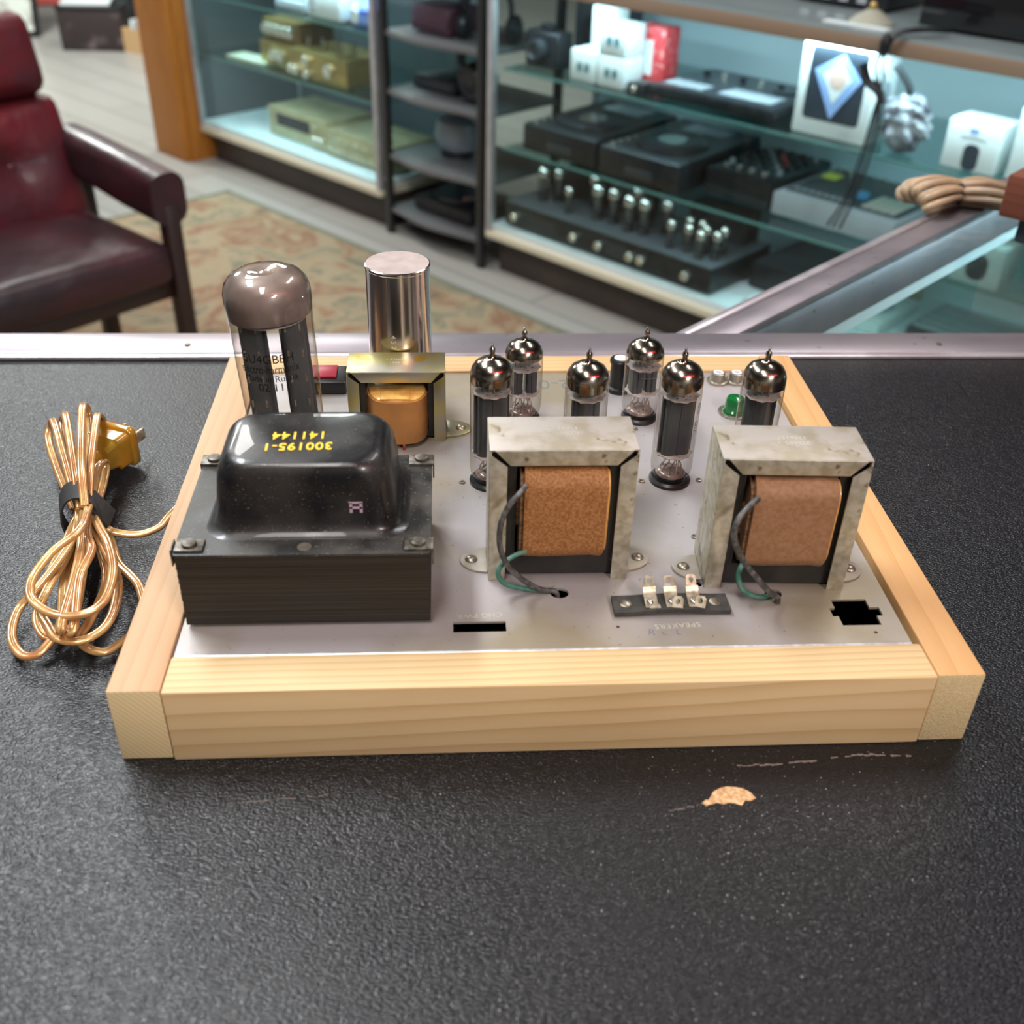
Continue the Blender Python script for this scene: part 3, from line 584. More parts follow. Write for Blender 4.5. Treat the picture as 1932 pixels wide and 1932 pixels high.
def output_transformer(x, y, rz, label, l1, l2, wrap):
    o = pe('output_transformer', amp, label); o.location = (x, y, CZ); o.rotation_euler = (0, 0, rz)
    w_, d_, h_ = 0.0645, 0.0300, 0.0695
    strap(o, w_, d_, h_, 0.0078, M['galv'], M['galv_top'], 0)
    core_box(o, w_, d_, h_, 0.0078, (0.0120, 0.0525, 0.0120, 0.0600))
    text_top(o, l1, l2, 0.0330, 0.0165, h_, 0.0036)
    # coil wound round a level axis: rounded in the y-z plane, paper wrapped
    rings = []
    N_ = 12
    for i, x_ in enumerate([0.0152, 0.0154, 0.024, 0.035, 0.046, 0.0505, 0.0515]):
        k = 1 - 0.02 * (i == 6)
        dz = 0.0004 * math.sin(i * 2.1)
        rings.append([(x_ , 0.0150 + (yy - 0.0150) * k, zz * k + (1 - k) * .036 + dz) for yy, zz in rrect(0.0150, 0.0362, 0.0198, 0.0232, 0.0085, 8)])
    B().loft(rings).build('coil_wrap', wrap, o, ang=50)
    rings = [[(x_, yy, zz) for yy, zz in rrect(0.0150, 0.0362, 0.0182, 0.0216, 0.008, 8)] for x_ in (0.0135, 0.0158)]
    B().loft(rings).build('coil_end', M['coil_side'], o, ang=50)
    rings = [[(x_, yy, zz) for yy, zz in rrect(0.0150, 0.0362, 0.0180, 0.0214, 0.008, 8)] for x_ in (0.0514, 0.0526)]
    B().loft(rings).build('coil_end', M['choke_end'], o, ang=50, label='cream paper edge of the coil')
    return o
M['cream_paper'] = mat('cream_paper', (0.72, 0.62, 0.35), 0.6)
t2 = output_transformer(0.1330, 0.0712, 0.0, 'left output transformer with fuzzy orange-brown coil paper', '1589152', '320085-2', M['paper'])
t3 = output_transformer(0.2318, 0.0632, -0.045, 'right output transformer with smooth dull brown coil paper', '1386152', '320085-2', M['paper2'])
def lead(par, name, m, pts, r=0.00115): return B().tube(pts, r, 10, res=8, upv=(0.3, 0.2, 1), fixed=False).build(name, m, par, ang=80)
# leads are in each transformer's own frame
lead(t2, 'grey_lead', M['wire_grey'], [(0.0155, -0.0065, 0.0560), (0.0125, -0.0095, 0.0540), (0.0075, -0.0125, 0.0490), (0.0045, -0.0135, 0.0400), (0.0045, -0.0135, 0.0290), (0.0080, -0.0135, 0.0190), (0.0150, -0.0125, 0.0100), (0.0230, -0.0105, 0.0030), (0.0300, -0.0095, 0.0006), (0.0318, -0.0095, -0.004)], 0.0013)
lead(t2, 'green_lead', M['wire_green'], [(0.0165, -0.0050, 0.0200), (0.0120, -0.0080, 0.0205), (0.0070, -0.0100, 0.0180), (0.0040, -0.0105, 0.0130), (0.0062, -0.0110, 0.0075), (0.0130, -0.0105, 0.0040), (0.0220, -0.0090, 0.0012), (0.0300, -0.0085, 0.0004), (0.0316, -0.0085, -0.004)], 0.0011)
lead(t3, 'grey_lead', M['wire_grey'], [(0.0155, -0.0065, 0.0540), (0.0110, -0.0110, 0.0530), (0.0060, -0.0150, 0.0480), (0.0055, -0.0165, 0.0400), (0.0105, -0.0160, 0.0290), (0.0180, -0.0150, 0.0190), (0.0255, -0.0140, 0.0100), (0.0300, -0.0118, 0.0055), (0.0318, -0.0105, 0.0020), (0.0314, -0.0080, -0.004)], 0.0014)
lead(t3, 'green_lead', M['wire_green'], [(0.0155, -0.0040, 0.0200), (0.0125, -0.0085, 0.0155), (0.0140, -0.0105, 0.0090), (0.0190, -0.0100, 0.0045), (0.0250, -0.0080, 0.0018), (0.0300, -0.0060, 0.0006), (0.0318, -0.0055, -0.004)], 0.0012)

ck = pe('choke', amp, 'small filter choke in a yellow-tinted steel strap with an amber coil'); ck.location = (0.0615, 0.1985, CZ)
strap(ck, 0.0530, 0.0250, 0.0425, 0.0065, M['gold_steel'], M['gold_steel'], 0, foot=0.0145)
core_box(ck, 0.0530, 0.0250, 0.0425, 0.0065, (0.0095, 0.0435, 0.0060, 0.0345), ins=0.003)
text_top(ck, '320012-1', '13861', 0.0265, 0.0135, 0.0425, 0.0030)
def halfround(cx, cy, hx_, hy_, n=24): return [(cx + hx_ * (abs(math.cos(a)) ** 0.6) * (1 if math.cos(a) > 0 else -1), cy + hy_ * (abs(math.sin(a)) ** 0.8) * (1 if math.sin(a) > 0 else -1)) for a in [2 * PI * i / n for i in range(n)]]
cc = pe('coil', ck)
B().loft([[(x, y, z) for x, y in halfround(0.0268, 0.0125, 0.0168, 0.0215, 40)] for z in (0.0030, 0.0270, 0.0285)] , cap=True).build('coil_wrap', M['choke_wrap'], cc, ang=50)
B().loft([[(x, y, z) for x, y in halfround(0.0268, 0.0125, 0.0158 - k * 0.001, 0.0203 - k * 0.001, 40)] for k, z in ((0, 0.0280), (0, 0.0292), (1, 0.0300))]).build('coil_end', M['choke_end'], cc, ang=50)
B().box(0.0180, 0.0340, -0.0078, 0.006, 0.0296, 0.0306, 0.0003).build('paper_tab', M['choke_end'], cc)
lead(ck, 'red_lead', M['wire_red'], [(0.0290, -0.0060, 0.0040), (0.0300, -0.0085, 0.0020), (0.0300, -0.0100, -0.002)], 0.0009)

# --- can capacitor
cp = pe('can_capacitor', amp, 'tall polished aluminium can capacitor with a dusty flat top'); cp.location = (0.0890, 0.2430, CZ)
B().lathe([(0.0181, 0), (0.0181, 0.002), (0.0177, 0.0028), (0.0177, 0.0845), (0.0180, 0.0850), (0.0180, 0.0862), (0.0172, 0.0866)], 64).build('can_body', M['can'], cp, ang=30)
B().lathe([(0, 0.0861), (0.0173, 0.0861), (0.0173, 0.0866), (0.0, 0.0866)], 48).build('can_lid', M['can_top'], cp)
bb = B()
def wrapx(r): return lambda v: Vector((r * math.sin(v.x / r), -r * math.cos(v.x / r) - v.z, v.y))
bb.text('4 5 2', 0.0040, Matrix.Translation((0, 0, 0.047)) , 0.0003, fn=lambda v: (wrapx(0.0178))(Vector((v.y - 0.003, -v.x, v.z))))
bb.build('stamped_code', M['emboss'], cp, flat=True)

# --- terminal strip
ts = pe('speaker_terminal_strip', amp, 'black phenolic speaker terminal strip with six bent solder lugs')
ts.location = (0.1880, 0.0435, CZ); ts.rotation_euler = (0, 0, 0.012)
bw, bd = 0.0522, 0.0122
P_ = []
bb = B()
rings = []
for i in range(17):
    f = i / 16; x_ = bw * f; zz = 0.0004 + 0.0014 * math.sin(PI * min(1, max(0, (f - 0.15) / 0.7)))
    rings.append([(x_, 0, zz), (x_, bd, zz * 0.6), (x_, bd, zz * 0.6 + 0.0022), (x_, 0, zz + 0.0022)])
bb.loft(rings); bb.build('phenolic_strip', M['phenolic'], ts)
for rx in (0.0056, 0.0462): B().lathe([(0, 0.0036), (0.0018, 0.0034), (0.0027, 0.0029), (0.0029, 0.0020)], 20, (rx, 0.0062, 0)).build('eyelet_rivet', M['rivet'], ts)
def lug_poly(wd, L_, mi=0):   # flat tab with a hole, from y = 0 up to L_
    return [(-wd / 2, 0), (wd / 2, 0), (wd / 2, L_ - wd * 0.25), (wd * 0.3, L_), (-wd * 0.3, L_), (-wd / 2, L_ - wd * 0.25)]
for i, (lx, a1, a2) in enumerate(((0.0168, 1.15, 1.25), (0.0262, 0.55, 1.0), (0.0362, 0.75, 0.9))):
    lg = pe('solder_lug', ts)
    z0 = 0.0038
    bb = B(); bb.sweep([(lx, 0.0015, z0), (lx, 0.0055, z0 + 0.0006), (lx, 0.0095, z0 + 0.0016), (lx - 0.0002, 0.0115, z0 + 0.0040)], [(-0.0029, -0.0003), (0.0029, -0.0003), (0.0029, 0.0003), (-0.0029, 0.0003)], res=5, upv=(0, -0.3, 1)); bb.build('lug_strap', M['lug'], lg)
    Ml = Matrix.Translation((lx - 0.0003, 0.0114, z0 + 0.0036)) @ Matrix.Rotation(a1, 4, 'X')
    B().prism(lug_poly(0.0046, 0.0056), -0.0002, 0.0002, holes=[circ(0, 0.0032, 0.0010, 10, 0.0014)], M=Ml).build('lug_tab', M['lug'], lg, flat=True)
    Ml = Matrix.Translation((lx + (0.0018 if i else 0.0014), 0.0012, z0 - 0.0002)) @ Matrix.Rotation(-0.15 * i, 4, 'Z') @ Matrix.Rotation(a2 if i else 0.15, 4, 'X')
    B().prism(lug_poly(0.0048, 0.0052 if i else 0.003), -0.0002, 0.0003, holes=[circ(0, 0.0029 if i else 0.0016, 0.0010, 10, 0.0013 if i else 0.0005)], M=Ml).build('lug_tab', M['lug'], lg, flat=True)
    B().ball((lx - 0.0006, 0.0045, z0 + 0.0011), 0.0016, 2, sc=(1, 1.2, 0.7)).build('solder_blob', M['solder'], lg)

# --- small chassis fittings
for rx, ry in ((0.1227, 0.1549), (0.2176, 0.1544), (0.2484, 0.1550), (0.2227, 0.2100), (0.2358, 0.1034), (0.1700, 0.1544), (0.1490, 0.2100), (0.2650, 0.1545), (0.2930, 0.1550)):
    B().lathe([(0.0006, 0.0002), (0.0010, 0.0008), (0.0016, 0.0007), (0.0018, 0)], 14, (rx, ry, CZ)).build('eyelet', M['rivet'], amp)
sw = pe('rocker_switch', amp, 'black rocker switch with a dark red top'); sw.location = (0.0420, 0.2655, CZ)
B().box(-0.0165, 0.0135, -0.0120, 0.0105, 0, 0.0085, 0.0016, 3).build('switch_housing', M['black_plastic'], sw)
B().box(-0.0130, 0.0075, -0.0075, 0.0085, 0.0080, 0.0098, 0.0006).build('rocker', M['red_rocker'], sw)
fh = pe('fuse_holder', amp, 'upright black fuse holder with a pale cap'); fh.location = (0.2200, 0.2590, CZ)
B().lathe([(0, 0), (0.0078, 0), (0.0078, 0.0025), (0.0060, 0.0032), (0.0058, 0.0180), (0.0066, 0.0184), (0.0066, 0.0200), (0.0060, 0.0208), (0, 0.0208)], 28).build('holder_body', M['black_plastic'], fh)
B().cyl((0, 0, 0.0207), (0, 0, 0.0214), 0.0042, 20).build('holder_cap', M['white_plastic'], fh)
for jx in (0.2835, 0.2950):
    j = pe('phono_jack', amp); j.location = (jx, 0.2690, CZ)
    B().lathe([(0, 0), (0.0066, 0), (0.0066, 0.0012), (0.0048, 0.0016), (0.0042, 0.0060), (0.0036, 0.0062), (0.0034, 0.0036), (0, 0.0036)], 24).build('jack_shell', M['rivet'], j)
    B().lathe([(0.0030, 0.0030), (0.0032, 0.0066), (0.0018, 0.0066), (0.0016, 0.0040), (0, 0.0040)], 20).build('jack_insulator', M['white_plastic'], j)
gk = pe('green_pilot_jewel', amp, 'green plastic pilot lamp jewel on a pale washer'); gk.location = (0.2845, 0.2290, CZ)
B().lathe([(0, 0), (0.0092, 0), (0.0092, 0.0010), (0.0066, 0.0014), (0.0, 0.0014)], 28).build('washer', M['rivet'], gk)
B().lathe([(0.0070, 0.0012), (0.0070, 0.0026), (0.0060, 0.0036), (0.0056, 0.0088), (0.0048, 0.0102), (0.0025, 0.0110), (0, 0.0112)], 28).build('jewel', M['green_jewel'], gk)

# ------------------------------------------------------------------ vacuum tubes standing in their sockets
SOCK = 0.0028
def socket(x, y, r): r *= 0.90; B().lathe([(0, 0), (r * 1.03, 0), (r * 1.03, SOCK * 0.6), (r * 0.92, SOCK), (0, SOCK)], 32, (x, y, CZ)).build('tube_socket', M['black_plastic'], amp)
def mini_tube(name, label, loc, h, rot, small=False, tipdark=False):
    """nine pin miniature tube, h = height of the glass dome above the socket"""
    t = thing(name, label, 'vacuum tube', loc, rot)
    r = 0.0109; z1 = h - 0.0098
    prof = [(0, 0.0006), (0.0075, 0.0), (0.0090, 0.0012), (0.0104, 0.0042), (r, 0.0085), (r, z1), (r * 0.985, z1 + 0.0022), (r * 0.92, z1 + 0.0046), (r * 0.79, z1 + 0.0068), (r * 0.58, z1 + 0.0084), (r * 0.34, z1 + 0.0094), (r * 0.20, z1 + 0.0100), (0.0016, z1 + 0.0110), (0.0014, z1 + 0.0122), (0.0018, z1 + 0.0134), (0.0016, z1 + 0.0146), (0.0009, z1 + 0.0152), (0.0006, z1 + 0.0166), (0.0009, z1 + 0.0172), (0, z1 + 0.0178)]
    B().lathe(prof, 40).build('glass_envelope', M['tube_glass'], t, ang=80)
    e = 0.0003
    cut = z1 - (0.0030 if not small else -0.0010)
    g = [(r - e, cut), (r - e, z1), (r * 0.985 - e, z1 + 0.0022 - e), (r * 0.92 - e, z1 + 0.0046 - e), (r * 0.79 - e, z1 + 0.0068 - e), (r * 0.58 - e, z1 + 0.0084 - e), (r * 0.34 - e, z1 + 0.0094 - e), (r * 0.20, z1 + 0.0099 - e), (0.0013, z1 + 0.0108), (0.0011, z1 + 0.0122), (0.0014, z1 + 0.0134), (0.0012, z1 + 0.0146), (0.0006, z1 + 0.0152), (0.0004, z1 + 0.0165), (0, z1 + 0.0170)]
    B().lathe(g, 40, jit=lambda i: 0.0009 * math.sin(i * PI / 10 + h * 900) + 0.0004 * math.sin(i * 1.3)).build('getter_film', M['getter'], t, ang=80)
    zb, zt = (0.0150, z1 - 0.0085) if not small else (0.0150, z1 - 0.0065)
    for zz in (zb, zt):
        n = 10; poly = [((0.0100 if i % 2 else 0.0090) * math.cos(2 * PI * i / (2 * n)), (0.0100 if i % 2 else 0.0090) * math.sin(2 * PI * i / (2 * n))) for i in range(2 * n)]
        B().prism(poly, zz, zz + 0.0004, holes=[circ(0.004, -0.003, 0.0008, 8), circ(-0.0035, -0.0045, 0.0008, 8), circ(0.0005, -0.0062, 0.0009, 8), circ(0.001, 0.004, 0.001, 8)]).build('mica_spacer', M['mica'], t, flat=True)
    pz0, pz1 = zb + 0.0004, zt
    if not small:
        b = B(); b.loft([[(x, y, z) for x, y in rrect(0, 0, 0.0076, 0.0052, 0.0032, 5)] for z in (pz0, pz1)]); b.box(-0.0090, 0.0090, -0.0006, 0.0006, pz0 + 0.0003, pz1 - 0.0003); b.box(-0.0004, 0.0004, -0.0057, 0.0057, pz0 + 0.0003, pz1 - 0.0003)
        b.build('anode', M['plate'], t)
    else:
        for s_ in (-1, 1):
            b = B(); b.loft([[(x, y, z) for x, y in rrect(s_ * 0.0042, 0, 0.0032, 0.0042, 0.0014, 4)] for z in (pz0, pz1)]); b.box(s_ * 0.0042 - 0.0004, s_ * 0.0042 + 0.0004, -0.0050, 0.0050, pz0, pz1); b.build('anode', M['plate'], t)
    for i in range(7):       # support rods above the top mica, leads below the lower one
        a = 2 * PI * i / 7 + 0.3; rr = 0.0048 if i % 2 else 0.0030
        B().cyl((rr * math.cos(a), rr * math.sin(a), zt), (rr * math.cos(a), rr * math.sin(a), zt + 0.0035 + 0.0016 * (i % 3)), 0.00035, 8).build('support_rod', M['copper_rod'] if i in (1, 2) else M['lead'], t)
    for i in range(9):
        a = 2 * PI * i / 9
        B().tube([(0.0056 * math.cos(a), 0.0056 * math.sin(a), 0.0010), (0.0056 * math.cos(a), 0.0056 * math.sin(a), 0.0060), (0.0040 * math.cos(a + 0.5), 0.0040 * math.sin(a + 0.5), 0.0105), (0.0046 * math.cos(a + 0.3), 0.0046 * math.sin(a + 0.3), zb)], 0.0004, 6, res=3).build('lead_wire', M['lead'], t)
    B().lathe([(0, 0.0008), (0.0072, 0.0010), (0.0080, 0.0026), (0.0062, 0.0040), (0.0030, 0.0046), (0, 0.0046)], 28).build('glass_stem', M['stem'], t, ang=80)
    return t
ELH = 0.0665
spots = [
    (0.1375, 0.1560, 'tall power tube with a silvery top, partly behind the left output transformer'),
    (0.1852, 0.1560, 'power tube with only its top half showing above the left output transformer'),
    (0.2328, 0.1560, 'tall power tube standing clear between the two output transformers'),
    (0.2748, 0.1565, 'power tube at the right, rising behind the right output transformer, beside the green jewel')]
for i, (x, y, lb) in enumerate(spots):
    socket(x, y, 0.0118)
    mini_tube('power_tube', lb, (x, y, CZ + SOCK), ELH + (0.0025 if i == 0 else 0), 0.15 + 0.7 * i * (i != 2))
for x, y, lb in ((0.1585, 0.2235, 'short preamp tube with a smoky top, back row left, near the inked number'), (0.2270, 0.2240, 'short preamp tube with a boxed mark, back row beside the black fuse holder')):
    socket(x, y, 0.0112)
    t = mini_tube('preamp_tube', lb, (x, y, CZ + SOCK), 0.0470, 0.2, small=True)
    if x > 0.2:
        def wr(v): rr_ = 0.0111; return Vector((rr_ * math.sin(v.x / rr_), -rr_ * math.cos(v.x / rr_), v.y))
        bb = B(); bb.text('5517', 0.0030, Matrix.Translation((0, 0, 0.030)), 0.00005, fn=wr, sx=0.85)
        for q in ((-0.0052, 0.0052, 0.0019, 0.0023), (-0.0052, 0.0052, -0.0023, -0.0019)):
            n = 12
            for k_ in range(n):
                xa = q[0] + (q[1] - q[0]) * k_ / n; xb_ = q[0] + (q[1] - q[0]) * (k_ + 1) / n
                a0, a1 = wr(Vector((xa, q[2], 0))), wr(Vector((xb_, q[2], 0))); b0, b1 = wr(Vector((xa, q[3], 0))), wr(Vector((xb_, q[3], 0)))
                vs = [bb.bm.verts.new(p + Vector((0, 0, 0.030))) for p in (a0, a1, b1, b0)]; bb.bm.faces.new(vs)
        bb.build('printed_mark', M['stamp'], t, flat=True)
# printed lettering on one power tube
tt = [o for o in bpy.data.objects if o.name.startswith('power_tube')][2]
bb = B()
def wr2(v): rr_ = 0.0111; a = 0.75 + v.x / rr_; return Vector((rr_ * math.sin(a), -rr_ * math.cos(a), v.y))
bb.text('EL84', 0.0032, Matrix.Translation((0, 0, 0.044)), 0.00005, fn=lambda v: wr2(Vector((-v.y, v.x, 0)))); bb.text('7189', 0.0032, Matrix.Translation((0, 0, 0.034)), 0.00005, fn=lambda v: wr2(Vector((-v.y - 0.001, v.x, 0))))
bb.build('printed_mark', M['stamp'], tt, flat=True)

# big rectifier tube
socket(0.0365, 0.1520, 0.0175)
rc = thing('rectifier_tube', 'large rectifier tube with a dusty brown domed top and black printed lettering', 'vacuum tube', (0.0370, 0.1515, CZ + SOCK), rot=(math.radians(0.0), math.radians(-2.2), 0))
RR = 0.0192; zt = 0.0905
B().lathe([(0, 0), (0.0165, 0), (0.0170, 0.002), (0.0170, 0.0135), (0.0165, 0.0150), (0.012, 0.0152)], 40).build('tube_base', M['black_plastic'], rc)
pr = [(0.0150, 0.0150), (0.0168, 0.0165), (0.0176, 0.022), (RR * 0.97, 0.040), (RR, 0.070), (RR * 1.01, zt), (RR * 1.03, zt + 0.006), (RR * 1.05, zt + 0.0110), (RR * 1.045, zt + 0.0150), (RR * 0.99, zt + 0.0190), (RR * 0.86, zt + 0.0222), (RR * 0.66, zt + 0.0242), (RR * 0.45, zt + 0.0249), (RR * 0.30, zt + 0.0247), (RR * 0.17, zt + 0.0240), (RR * 0.09, zt + 0.0243), (0, zt + 0.0246)]
B().lathe(pr[:7] + pr[7:], 56).build('glass_envelope', M['tube_glass'], rc, ang=80)
gp = [(max(0, r_ - 0.0003), z_ - (0.0003 if z_ > zt + 0.012 else 0)) for r_, z_ in pr[5:]]
B().lathe([(gp[0][0], gp[0][1] + 0.0035)] + gp[1:], 56, jit=lambda i: 0.0012 * math.sin(i * 2 * PI / 56 + 2.4)).build('getter_film', M['getter_dust'], rc, ang=80)
for s_ in (-1, 1):     # two long flattened anodes with slots
    an = pe('anode', rc)
    cx = s_ * 0.0095
    Rr = Matrix.Translation((cx, 0, 0)) @ Matrix.Rotation(s_ * 0.12, 4, 'Z')
    z0_, z1_ = 0.027, zt + 0.002
    b = B(); b.loft([[(x, y, z) for x, y in rrect(0, 0, 0.0052, 0.0058, 0.0026, 5)] for z in (z0_, z1_)], M=Rr); b.box(-0.0066, 0.0066, -0.0005, 0.0005, z0_, z1_, M=Rr); b.build('anode_shell', M['plate_light'], an)
    for k_ in range(5):
        for q in (-0.0034, 0.0034):
            B().box(q - 0.0004, q + 0.0004, -0.0061, -0.0057, z0_ + 0.008 + k_ * 0.0130, z0_ + 0.0115 + k_ * 0.0130, M=Rr).build('bright_slot', M['lug'], an)
for zz in (0.0255, zt + 0.0024): B().lathe([(0, zz), (0.0170, zz), (0.0170, zz + 0.0005), (0, zz + 0.0005)], 36).build('mica_spacer', M['mica'], rc)
for a in range(4): B().cyl((0.006 * math.cos(a * PI / 2), 0.006 * math.sin(a * PI / 2), 0.0150), (0.007 * math.cos(a * PI / 2), 0.007 * math.sin(a * PI / 2), 0.0257), 0.0005, 8).build('lead_wire', M['lead'], rc)
def wr3(z0):
    R_ = 0.0193
    return lambda v: Vector((R_ * math.sin(v.x / R_ - 0.04), -R_ * math.cos(v.x / R_ - 0.04), v.y))
bb = B()
for tx, sz, z_, sx_ in (('5U4GBEH', 0.0062, 0.0792, 0.95), ('electro-harmonix', 0.0062, 0.0740, 0.66), ('Made in Russia', 0.0046, 0.0693, 0.95), ('02 11', 0.0056, 0.0648, 1.0)):
    bb.text(tx, sz, Matrix.Translation((0, 0, z_)), 0.00006, fn=wr3(0), sx=sx_)
bb.build('printed_lettering', M['dark_ink'], rc, flat=True, label='5U4GBEH electro-harmonix Made in Russia 02 11 in black')

# ------------------------------------------------------------------ coiled mains cord
pc = thing('coiled_cable', 'coiled copper-coloured mains cable with an amber plug, tied with a black strap', 'cable', (-0.085, 0.180, 0))
LOBE = []
r_ = 0.00130
for s_ in (1, -1):
    for i in range(11):
        a = -PI * 0.76 + 1.52 * PI * i / 10
        LOBE.append((s_ * (r_ * 0.80 + r_ * math.cos(a)), s_ * r_ * math.sin(a)))
def loc(p): return (p[0] + 0.085, p[1] - 0.180, p[2])
def cordpath(pts, up_=(0, 0, 1), rs=7, name='cord_loop', closed=False):
    return B().sweep([loc(p) for p in pts], LOBE, res=rs, upv=up_, closed=closed).build(name, M['cord'], pc, ang=80)
cordpath([(-0.078, 0.1589, 0.02), (-0.0929, 0.1917, 0.026), (-0.1145, 0.2424, 0.024), (-0.1202, 0.2515, 0.02), (-0.1211, 0.2446, 0.012), (-0.1078, 0.2152, 0.008), (-0.0894, 0.1798, 0.006)])
cordpath([(-0.0753, 0.1539, 0.024), (-0.0841, 0.1802, 0.033), (-0.1024, 0.2307, 0.034), (-0.1076, 0.243, 0.03), (-0.1128, 0.2495, 0.02), (-0.0995, 0.2111, 0.014), (-0.084, 0.1708, 0.012)])
cordpath([(-0.0717, 0.1508, 0.027), (-0.0787, 0.1774, 0.038), (-0.0919, 0.2291, 0.04), (-0.0949, 0.2428, 0.036), (-0.0956, 0.245, 0.026), (-0.0875, 0.2045, 0.018), (-0.0788, 0.1648, 0.016)])
cordpath([(-0.0713, 0.1538, 0.025), (-0.076, 0.1839, 0.034), (-0.0854, 0.2305, 0.034), (-0.0871, 0.2409, 0.03), (-0.0899, 0.2492, 0.02), (-0.086, 0.2142, 0.012), (-0.0802, 0.1737, 0.01)])
cordpath([(-0.0732, 0.1617, 0.018), (-0.0777, 0.1924, 0.022), (-0.0778, 0.2068, 0.02), (-0.0781, 0.208, 0.014), (-0.0769, 0.1894, 0.01), (-0.0773, 0.174, 0.008)])
cordpath([(-0.0702, 0.1523, 0.026), (-0.0656, 0.1223, 0.032), (-0.0744, 0.1077, 0.03), (-0.0812, 0.0948, 0.024), (-0.0791, 0.0838, 0.02), (-0.0662, 0.0727, 0.02), (-0.0529, 0.0692, 0.022), (-0.0437, 0.0761, 0.024), (-0.0449, 0.0981, 0.024), (-0.0524, 0.1198, 0.024), (-0.0635, 0.1411, 0.022), (-0.0758, 0.1643, 0.018)])
cordpath([(-0.079, 0.1608, 0.018), (-0.074, 0.1348, 0.02), (-0.0766, 0.1152, 0.018), (-0.0828, 0.0995, 0.014), (-0.0902, 0.0909, 0.008), (-0.089, 0.0752, 0.005), (-0.081, 0.0632, 0.004), (-0.0733, 0.0619, 0.005), (-0.0684, 0.0674, 0.008), (-0.0659, 0.0725, 0.01), (-0.0667, 0.082, 0.01)])
cordpath([(-0.0774, 0.1638, 0.016), (-0.0633, 0.1374, 0.018), (-0.0477, 0.1086, 0.016), (-0.0431, 0.0904, 0.014), (-0.044, 0.0733, 0.012), (-0.0526, 0.0643, 0.011), (-0.0637, 0.0657, 0.011), (-0.0718, 0.0764, 0.01), (-0.0783, 0.0882, 0.01), (-0.0815, 0.1103, 0.012), (-0.0803, 0.1341, 0.014), (-0.081, 0.1653, 0.014)])
cordpath([(-0.074, 0.1534, 0.022), (-0.0635, 0.1099, 0.025), (-0.0606, 0.0681, 0.02), (-0.0612, 0.0659, 0.014), (-0.0598, 0.0723, 0.01), (-0.0638, 0.0999, 0.01), (-0.0732, 0.1488, 0.01), (-0.0806, 0.1712, 0.01)])
cordpath([(-0.0735, 0.1563, 0.02), (-0.0651, 0.129, 0.024), (-0.0586, 0.1128, 0.026), (-0.0589, 0.093, 0.025), (-0.0554, 0.0666, 0.018), (-0.0593, 0.067, 0.013), (-0.065, 0.0763, 0.01), (-0.0738, 0.1085, 0.01), (-0.0787, 0.1442, 0.01), (-0.0828, 0.1726, 0.008)])
cordpath([(-0.0822, 0.1682, 0.012), (-0.0764, 0.1294, 0.014), (-0.0778, 0.0993, 0.014), (-0.0797, 0.0855, 0.009), (-0.0748, 0.0755, 0.006), (-0.07, 0.0746, 0.005), (-0.0684, 0.0876, 0.007), (-0.0722, 0.1196, 0.008), (-0.0798, 0.158, 0.007), (-0.0837, 0.1756, 0.006)])
cordpath([(-0.0788, 0.1682, 0.012), (-0.0616, 0.1318, 0.012), (-0.0522, 0.1054, 0.012), (-0.0539, 0.081, 0.009), (-0.0567, 0.0713, 0.006), (-0.0509, 0.066, 0.004), (-0.0431, 0.064, 0.004), (-0.0385, 0.0693, 0.004), (-0.0349, 0.0749, 0.004), (-0.0323, 0.0903, 0.004), (-0.0256, 0.0942, 0.004)])
cordpath([(-0.0779, 0.1737, 0.01), (-0.0684, 0.158, 0.012), (-0.0615, 0.1548, 0.008), (-0.0489, 0.1549, 0.006), (-0.0393, 0.1597, 0.007), (-0.0354, 0.1667, 0.009), (-0.0299, 0.178, 0.01), (-0.0229, 0.1801, 0.012)])
cordpath([(-0.0787, 0.177, 0.006), (-0.065, 0.1557, 0.005), (-0.055, 0.1334, 0.004), (-0.0461, 0.122, 0.004), (-0.0396, 0.1132, 0.004), (-0.0341, 0.1005, 0.004), (-0.0264, 0.0862, 0.004), (-0.0173, 0.0782, 0.004)])

ring = [(-0.0895, 0.1635, 0.006), (-0.0900, 0.1640, 0.016), (-0.0855, 0.1635, 0.026), (-0.0770, 0.1615, 0.0300), (-0.0695, 0.1590, 0.026), (-0.0665, 0.1575, 0.015), (-0.0690, 0.1580, 0.004), (-0.0780, 0.1600, 0.0012), (-0.0860, 0.1620, 0.0015)]
RP = spline([Vector(loc(p)) for p in ring], 6, closed=True); n_ = len(RP); ctr = sum(RP, Vector()) / n_; ax = Vector((-0.30, 0.95, 0.10)).normalized()
rr_ = []
for p in RP:
    o_ = (p - ctr); o_ = (o_ - ax * o_.dot(ax)).normalized()
    rr_.append([p + ax * 0.0075 + o_ * 0.0006, p + ax * 0.0075 - o_ * 0.0004, p - ax * 0.0075 - o_ * 0.0004, p - ax * 0.0075 + o_ * 0.0006])
rr_.append(rr_[0])
B().loft(rr_, cap=False).build('tie_strap', M['strap'], pc, ang=60)
B().box(-0.004, 0.012, -0.0075, 0.0075, -0.0008, 0.0012, 0.0004, M=Matrix.Translation(Vector(loc((-0.0690, 0.1575, 0.0240)))) @ Matrix.Rotation(1.0, 4, 'Y')).build('strap_end', M['strap'], pc)
pg = pe('plug', pc, 'translucent amber two-pin plug'); pg.location = loc((-0.0850, 0.2250, 0.0)); pg.rotation_euler = (0.0, 0.0, -0.45)
def slab(cy, hx_, hz_, r, zc=0.014): return [(x, cy, z) for x, z in rrect(0, zc, hx_, hz_, r, 5)]
